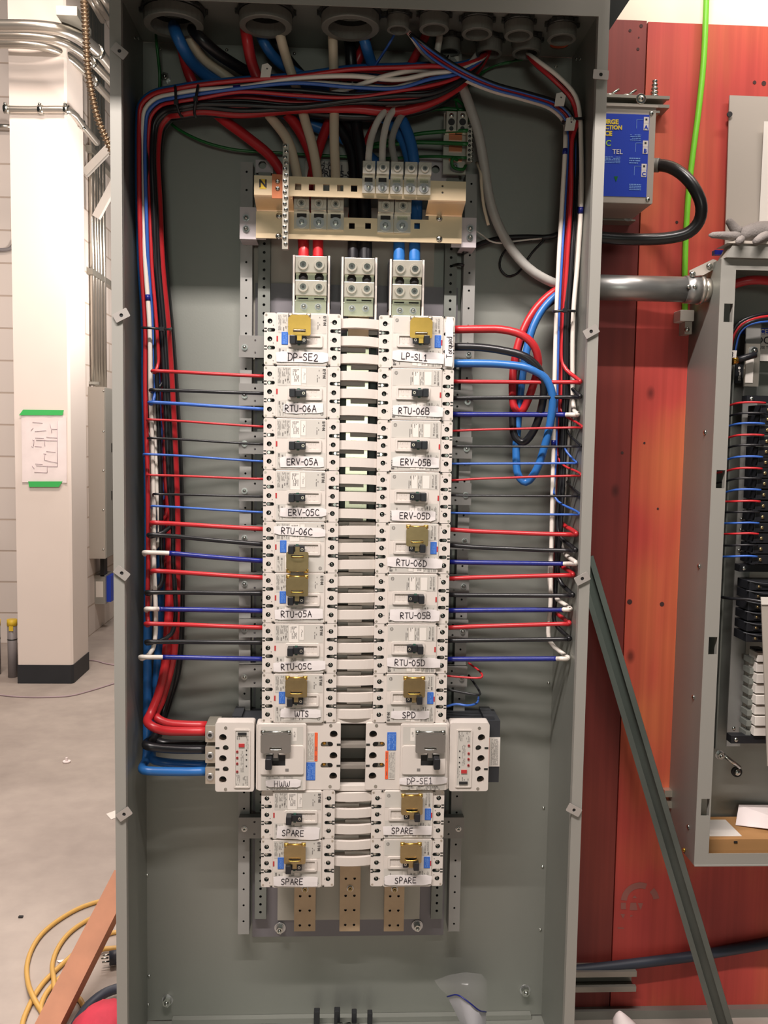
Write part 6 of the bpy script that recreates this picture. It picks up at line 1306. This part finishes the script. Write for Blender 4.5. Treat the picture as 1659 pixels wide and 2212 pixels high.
# things on the cabinet floor
bg2 = thing('plastic_bag', 'crumpled clear plastic bag with a white label on the cabinet floor at right', 'plastic bag', at(1000, 2200, .08))
def bagpts(rows, Y): return [[at(x, y, Yy) for x, y, Yy in r] for r in rows]
rows = bagpts([[(938, 2118, .12), (970, 2106, .10), (1005, 2100, .09), (1040, 2104, .09), (1052, 2118, .10)], [(950, 2135, .10), (975, 2128, .075), (1005, 2125, .06), (1040, 2128, .065), (1053, 2140, .09)],
               [(968, 2152, .09), (985, 2150, .06), (1010, 2155, .045), (1040, 2170, .05), (1053, 2180, .08)], [(985, 2180, .09), (1000, 2185, .06), (1015, 2195, .04), (1040, 2200, .045), (1052, 2210, .08)], [(1000, 2225, .09), (1010, 2230, .06), (1020, 2235, .04), (1040, 2238, .045), (1052, 2236, .08)]], 0)
b = MB(); b.loops(rows, M['bag'], closed=False, cap0=False, cap1=False, smooth=True); b.obj('film', bg2)
rows = bagpts([[(966, 2153, .088), (990, 2150, .055), (1014, 2166, .042), (1034, 2182, .046), (1050, 2187, .075)], [(980, 2180, .085), (1000, 2186, .052), (1018, 2198, .038), (1036, 2204, .042), (1050, 2210, .075)], [(1002, 2226, .085), (1012, 2230, .055), (1022, 2235, .036), (1038, 2238, .042), (1050, 2238, .075)]], 0)
b = MB(); b.loops(rows, M['bagw'], closed=False, cap0=False, cap1=False, smooth=True); b.obj('label_print', bg2)
c, _ = spline([at(966, 2153, .086), at(990, 2150, .053), at(1014, 2166, .040), at(1034, 2182, .044), at(1050, 2186, .073)], .006); MB().tube(c, .0016, M['wtape'], 6).obj('blue_edge', bg2)
for k, (x0, x1, y0) in enumerate(((678, 690, 2186), (722, 734, 2184), (760, 770, 2188), (794, 804, 2190))):
    q0, q1 = at(x0, y0, .10), at(x1, 2240, .10); b = MB(); b.rplate(q0.x, q1.x, ZB + .0005, q0.z, .10, .115, M['black'], .002, .001); tag(b.obj('plastic_spacer'), 'black plastic spacer standing on the cabinet floor, %s of four' % od[(0, 1, 3, 4)[k]] if k in (0, 1, 3) else 'black plastic spacer standing on the cabinet floor, third from the left', 'spacer', 'spacers on the cabinet floor')
p = at(740, 2206, .09); b = MB(); b.cyl((p.x - .012, .09, ZB + .02), (1, 0, 0), .008, .03, M['chrome'], 12); b.cyl((p.x + .018, .09, ZB + .02), (1, 0, 0), .005, .02, M['chrome'], 8); tag(b.obj('loose_bolt'), 'loose shiny bolt lying among the black spacers', 'bolt')
# ------------------------------------------------------------------ left room
ps = thing('drawing_sheet', 'paper wiring sketch taped to the white column', 'paper', at(100, 970, cy0 - .004))
Yp = cy0 - .004
b = MB(); q0, q1 = at(46, 896, Yp), at(145, 1043, Yp); n = 8
b.loops([[(q0.x + (q1.x - q0.x)*i/n, Yp - .003*abs(math.sin(i*1.3)) - .004*(j == 6 and i in (0, n)), q0.z + (q1.z - q0.z)*j/6) for i in range(n + 1)] for j in range(7)], M['paper'], closed=False, cap0=False, cap1=False, smooth=True); b.obj('sheet', ps)
b = MB(); Yd_ = Yp - .0045
for pts in ([(70, 912), (92, 914)], [(67, 930), (72, 924)], [(75, 932), (100, 930)], [(76, 946), (95, 947)], [(100, 944), (124, 946)], [(70, 950), (74, 952)], [(78, 951), (124, 952)], [(68, 964), (72, 966)], [(75, 964), (90, 965)], [(100, 975), (120, 977)], [(94, 980), (100, 981)], [(96, 994), (124, 1000)], [(76, 1002), (92, 1003)], [(69, 1006), (74, 1012)], [(78, 1006), (124, 1008)], [(74, 1020), (102, 1021)], [(124, 910), (124, 1008)], [(102, 1006), (102, 1021)], [(74, 950), (72, 964)], [(96, 950), (97, 964)], [(97, 980), (96, 994)], [(108, 915), (112, 935)], [(112, 927), (124, 927)]):
    b.tube([at(x, y, Yd_) for x, y in pts], .0012, M['paperink'], 5)
b.obj('pencil_lines', ps)
for (pts, lab) in (([(41, 897), (50, 885), (138, 886), (135, 897)], 'green tape strip across the top of the paper on the column'), ([(61, 1040), (135, 1040), (127, 1052), (63, 1052)], 'green tape strip across the foot of the paper on the column')):
    q = [at(x, y, Yp - .007) for x, y in pts]; b = MB(); b.prism([(p.x, p.z) for p in q], Yp - .0085, Yp - .0065, M['gtape']); tag(b.obj('painters_tape'), lab, 'tape', 'green tapes on the column')
# pvc stubs by the column
for px0, px1, py, pyb, lab in ((18, 38, 1340, 1462, 'grey pipe stub with yellow tape collar beside the column'), (-14, 2, 1340, 1456, 'grey pipe stub with yellow tape at the left edge of the photo')):
    pb_ = atz((px0 + px1)/2, pyb, .0); r = (px1 - px0)/2/FPX*(pb_ - CAM).dot(fw); pt = at((px0 + px1)/2, py, pb_.y)
    t = thing('pipe_stub', lab, 'pipe', pb_, 'pipe stubs at the left wall'); b = MB(); b.cyl((pb_.x, pb_.y, .001), (0, 0, 1), r, pt.z, M['pipe'], 20); b.cyl((pb_.x, pb_.y, pt.z*.66), (0, 0, 1), r*1.03, .006, M['nut'], 20); b.obj('pipe', t)
    b = MB(); b.cyl((pb_.x, pb_.y, pt.z - .03), (0, 0, 1), r*1.06, .036, M['ytape'], 20); b.box(pb_.x - r*.3, pb_.x + r*.6, pb_.y - r*1.12, pb_.y - r*1.07, pt.z - .055, pt.z - .028, M['ytape']); b.obj('tape_collar', t)
# wall box (tall) on the side wall
Yw = 4.30; XW = -1.67
q0 = at(187, 835, Yw); q1 = at(228, 1207, Yw); x1 = q1.x
wp = thing('wall_cabinet', 'tall narrow grey electrical cabinet on the far side wall', 'electrical cabinet', ((XW + x1)/2, Yw + .3, q1.z))
b = MB(); b.box(XW + .0005, x1, Yw, Yw + .62, q1.z, q0.z, M['dpanel']); b.obj('body', wp)
b = MB(); b.box(x1 + .0005, x1 + .006, Yw + .006, Yw + .61, q1.z + .006, q0.z - .006, M['lip']); o = b.obj('door', wp)
for py in (967, 1070): p = atx(241, py, x1 + .006); b = MB(); b.box(x1 + .0061, x1 + .009, p.y - .01, p.y + .01, p.z - .03, p.z + .03, M['nut']); b.obj('latch', o)
for py in (845, 932, 1017, 1102, 1187): p = at(223, py, Yw); b = MB(); b.dome((p.x, Yw, p.z), (0, -1, 0), .007, .005, M['chrome']); b.obj('screw', wp)
b = MB(); b.box(x1 - .06, x1 - .02, Yw + .08, Yw + .14, q1.z - .5, q1.z - .0005, M['dark']) if False else b.box(XW + .04, x1 - .04, Yw + .12, Yw + .20, q1.z - .14, q1.z - .0005, M['dark']); b.obj('duct', wp)
q0, q1 = at(203, 1243, 4.42), at(228, 1305, 4.42); wb = thing('switch_box', 'small grey wall box with a white sticker under the tall wall cabinet', 'switch box', (XW + .1, 4.5, q1.z))
b = MB(); b.box(XW + .0005, q1.x, 4.42, 4.62, q1.z, q0.z, M['lip']); b.obj('body', wb); b = MB(); s0, s1 = at(207, 1256, 4.419), at(223, 1290, 4.419); b.box(s0.x, s1.x, 4.4185, 4.4198, s1.z, s0.z, M['white']); b.obj('sticker', wb); b = MB(); b.box(q1.x + .0005, q1.x + .03, 4.45, 4.60, q1.z + .01, q0.z - .01, M['signblue']); b.obj('blue_cover', wb)
# vertical conduits over the wall cabinet
zc0 = at(187, 832, Yw).z
for k, (px, yy, wx) in enumerate(((195, 4.36, .03), (204, 4.44, .05), (211, 4.50, .03), (218, 4.56, .05), (225, 4.62, .03))):
    x = at(px, 700, yy).x; x = max(x, XW + .02); b = MB(); b.cyl((x, yy, zc0 + .001), (0, 0, 1), .016, 2.6, M['emt'], 14)
    tag(b.obj('vertical_conduit'), 'shiny vertical conduit above the far wall cabinet, %s of five' % od[k], 'conduit', 'vertical conduits above the wall cabinet')
b = MB(); p = at(205, 822, 4.40); b.box(XW + .001, p.x + .05, 4.325, 4.345, p.z - .03, p.z - .012, M['chrome']); tag(b.obj('conduit_strap'), 'shiny strap at the foot of the vertical conduits', 'strap')
for y0, lab in ((352, 'upper'), (590, 'lower')):
    p = atx(200, y0 if y0 > 500 else 330, XW + .02); b = MB(); b.box(XW + .001, XW + .04, 4.30, 5.4, p.z - .02, p.z + .02, M['strutp']); tag(b.obj('wall_strut'), 'strut channel behind the vertical conduits, %s one' % lab, 'strut channel', 'struts behind the vertical conduits')
# column conduit
zcc = at(90, 236, cy0 - .015).z
cc = thing('thin_conduit', 'thin metal conduit wrapping round the white column', 'conduit', at(90, 240, cy0 - .015)); ex = cx1 + .023
c = [at(14, 236, cy0 - .021), at(60, 237, cy0 - .021), Vector((cx1 - .03, cy0 - .021, zcc)), Vector((cx1 + .004, cy0 - .018, zcc)), Vector((ex, cy0 + .02, zcc)), Vector((ex, 3.3, zcc)), Vector((ex, 3.6, zcc))]
MB().tube(spline(c, .02)[0], .0185, M['emt'], 12).obj('tube', cc)
for v in (c[0], at(88, 237, cy0 - .021), c[3], c[5]):
    b = MB(); b.cyl((v.x - .012, v.y, v.z), (1, 0, 0), .023, .026, M['chrome'], 12); b.cyl((v.x - .004, v.y - .005, v.z + .018), (0, 0, 1), .009, .012, M['chrome'], 8); b.obj('fitting', cc)
# large bent conduits
zk = at(40, 95, 3.03).z
for k, (lab, pts, r) in enumerate((('lowest bent conduit crossing in front of the white column', [(-60, 95), (0, 95), (60, 96), (108, 104), (142, 119), (172, 143), (205, 178), (245, 222), (300, 280)], .022), ('middle bent conduit crossing in front of the white column', [(-60, 76), (0, 77), (70, 79), (125, 87), (162, 104), (196, 132), (245, 182), (300, 240)], .022), ('topmost bent conduit crossing in front of the white column', [(-60, 54), (0, 55), (70, 56), (130, 63), (172, 80), (205, 105), (245, 152), (300, 215)], .028))):
    dz = (.0, .002, .004)[k]; c, _ = spline([atz(x, y, zk + dz) for x, y in pts], .03)
    o = MB().tube(c, r, M['emt'], 16).obj('bent_conduit'); tag(o, lab, 'conduit', 'bent conduits at the column')
    i = min(range(len(c)), key=lambda q: abs(c[q].x - c[0].x - (1.05 + .1*k)*.35) ) if False else len(c)//2
    MB().tube(c[i - 1:i + 1], r*1.2, M['chrome'], 16).obj('coupling', o)
p = atz(157, 45, zk + .05); b = MB(); b.box(p.x - .05, p.x + .05, p.y - .1, p.y + .15, zk + .032, zk + .075, M['strutp']); tag(b.obj('conduit_support'), 'grey strut piece above the bent conduits beside the armoured cable', 'strut channel')
for k, (x0, y0, x1_, y1_) in enumerate(((196, -20, 232, 38), (212, -20, 245, 30), (188, -16, 222, 44))):
    a, c = atz(x0, y0, zk + .5), atz(x1_, y1_, zk + .5); MB().tube([a, c], .02, M['emt'], 10).obj('overhead_conduit'); 
for k, o in enumerate([o for o in COL.objects if o.name.startswith('overhead_conduit')]): tag(o, 'overhead conduit receding at the top left, %s of three' % ('left', 'middle', 'right')[k], 'conduit', 'overhead conduits at the top left')
# bronze armoured cable
c, _ = spline([at(x, y, Y) for x, y, Y in ((178, -40, 1.0), (183, 20, 1.0), (186, 80, 1.0), (190, 150, 1.02), (199, 205, 1.04), (212, 258, 1.06), (229, 300, 1.08), (250, 345, 1.1), (290, 430, 1.1))], .0022)
b = MB(); b.tube(c, [.0098 + .0028*math.sin(2*PI*i/5.2) for i in range(len(c))], M['mc'], 12); tag(b.obj('armoured_cable'), 'bronze ribbed armoured cable hanging at the top left beside the cabinet', 'cable')
for k, (x0, y0, x1_, y1_, Y) in enumerate(((238, 318, 183, 375, 4.27), (246, 398, 208, 470, 4.27))):
    a, c = at(x0, y0, Y), at(x1_, y1_, Y + .02); d = (c - a).normalized(); u = d.cross(Vector((0, 1, 0))).normalized(); w = d.cross(u)
    b = MB(); b.loops([[q + u*s*.024 + w*t*.02 for s, t in ((-1, -1), (1, -1), (1, 1), (-1, 1))] for q in (a - d*.25, c)], M['white']); tag(b.obj('white_bar'), 'white slanted bar behind the cabinet at the left, %s one' % ('upper', 'lower')[k], 'bar', 'white bars behind the cabinet')
b = MB(); c, _ = spline([at(x, y, 4.03) for x, y in ((-20, 538), (5, 540), (22, 537), (30, 528), (34, 520))], .02); b.tube(c, .012, M['pipe'], 10); tag(b.obj('wall_cable'), 'grey cable bending on the block wall left of the column', 'cable')
b = MB(); a, c = at(-20, 272, 4.0), at(30, 274, 4.0); b.tube([a, c], .016, M['emt'], 12); tag(b.obj('wall_conduit'), 'short conduit on the block wall at the left edge', 'conduit')
# cables on the floor
def floor_wire(name, lab, cat, m, r, pts, seg=10, group=None, lift=None):
    c, _ = spline([atz(x, y, r + .0005 + (lift[i] if lift and i < len(lift) else 0)) for i, (x, y) in enumerate(pts)], .02); o = MB().tube(c, r, M[m], seg).obj(name); return tag(o, lab, cat, group)
floor_wire('floor_cord', 'thin purple grey string curving over the floor in front of the column', 'cord', 'paperink', .004, [(-20, 1499), (40, 1505), (90, 1506), (150, 1503), (195, 1492), (250, 1475)], 6)
floor_wire('floor_cord', 'thin string on the floor right of the column base', 'cord', 'paperink', .004, [(188, 1426), (205, 1427), (228, 1433), (252, 1437)], 6)
floor_wire('extension_cord', 'yellow extension cord coiled in wide loops on the concrete floor', 'extension cord', 'cord', .0062,
           [(46, 2235), (50, 2205), (62, 2175), (72, 2155), (92, 2125), (112, 2104), (140, 2078), (172, 2050), (205, 2028), (262, 2012), (330, 2030), (370, 2000), (340, 1955), (262, 1938), (235, 1942), (180, 1958), (130, 1985), (90, 2018), (68, 2052), (58, 2088), (60, 2120), (70, 2150), (84, 2176), (94, 2190), (88, 2182), (92, 2162), (104, 2140), (130, 2112), (175, 2075), (225, 2050), (290, 2045), (350, 2010), (320, 1965), (262, 1965), (215, 1976), (178, 1994), (145, 2020), (122, 2054), (113, 2085), (116, 2112), (121, 2140), (140, 2150), (168, 2155), (182, 2175), (200, 2192), (240, 2210), (300, 2220)],
           12, None, [0]*21 + [.012, .0, 0, 0, 0, 0, .006, .012] + [.004]*2 + [0]*6 + [0, 0, .012, .008] + [0]*5)
floor_wire('power_cable', 'thick navy black cord on the floor behind the wood plank', 'cord', 'cordk', .0115, [(150, 2240), (168, 2205), (192, 2172), (222, 2148), (252, 2136), (300, 2130)], 12, None, [0, .0, .01, .02, .02, .02])
pg = thing('cord_plug', 'navy black three pin plug lying on the floor beside the cabinet', 'plug', atz(245, 2070, .02)); a, c = atz(236, 2070, .022), atz(285, 2062, .022); b = MB(); b.cyl(a, c - a, .018, .03, M['cordk'], 12); b.cyl(a + (c - a).normalized()*.03, c - a, .015, .05, M['cordk'], 12); b.obj('body', pg)
for dy, dz in ((-.007, .006), (.007, .006), (0, -.008)):
    b = MB(); d = (a - c).normalized(); q = a + Vector((0, dy, dz)); b.cyl(q, d, .0022, .018, M['chrome'], 8); b.obj('prong', pg)
pk = thing('wood_plank', 'orange brown wood plank leaning beside the cabinet at lower left', 'plank', atz(105, 2235, .0))
A0 = atz(98, 2228, .02); B0 = at(262, 1905, .40); ax = (B0 - A0).normalized(); sd = Vector((1, 0, 0)); sd = (sd - ax*sd.dot(ax)).normalized(); nm = ax.cross(sd).normalized()
if nm.y > 0: nm = -nm
A0 = A0 - ax*(.05); L = (B0 - A0).length + .02
b = MB(); b.loops([[A0 + ax*t + sd*s + nm*n_ for s, n_ in ((-.028, .009), (.028, .009), (.028, -.026), (-.028, -.026))] for t in (0, L)], M['wood']); b.obj('board', pk)
rbg = thing('red_bag', 'red fabric bag slumped on the floor at the foot of the cabinet', 'bag', Vector((-.492, .10, 0))); b = MB()
pc_ = Vector((-.492, .10, 0)); 
rings = []
for j in range(10):
    t = j/9; z = .002 + .10*t; s = math.sqrt(max(0, 1 - t**2.2))
    rings.append([(pc_.x + (.078*s + .002)*math.cos(2*PI*k/22)*(1 + .08*math.sin(3*k + j*.7)) + .012*t, pc_.y + (.078*s + .002)*math.sin(2*PI*k/22)*(1 + .07*math.cos(2.3*k + j)), z) for k in range(22)])
b.loops(rings, M['redbag'], smooth=True); b.obj('fabric', rbg)
b = MB(); p = atz(246, 1757, .001); b.poly([atz(x, y, .0012) for x, y in ((229, 1758), (256, 1748), (262, 1762), (240, 1770))], M['white']); tag(b.obj('paper_scrap'), 'small printed paper scrap on the floor at the cabinet edge', 'paper scrap'); 
b = MB(); p = atz(144, 1645, .004); b.cyl((p.x, p.y, .001), (0, 0, 1), .016, .006, M['paper'], 10); b.box(p.x - .004, p.x + .004, p.y - .004, p.y + .004, .007, .022, M['paper']); tag(b.obj('plastic_stopper'), 'small white cap lying on the bare concrete floor', 'debris')
b = MB(); b.poly([atz(x, y, .003) for x, y in ((122, 2075), (140, 2072), (142, 2076), (128, 2079))], M['paper']); tag(b.obj('paper_scrap'), 'white sliver of paper on the floor inside the yellow cord loops', 'paper scrap')
b = MB(); p = atz(45, 1980, .003); b.box(p.x - .006, p.x + .006, p.y - .004, p.y + .004, .0005, .005, M['dark']); tag(b.obj('pebble'), 'tiny dark pebble on the floor left of the yellow cord', 'debris')
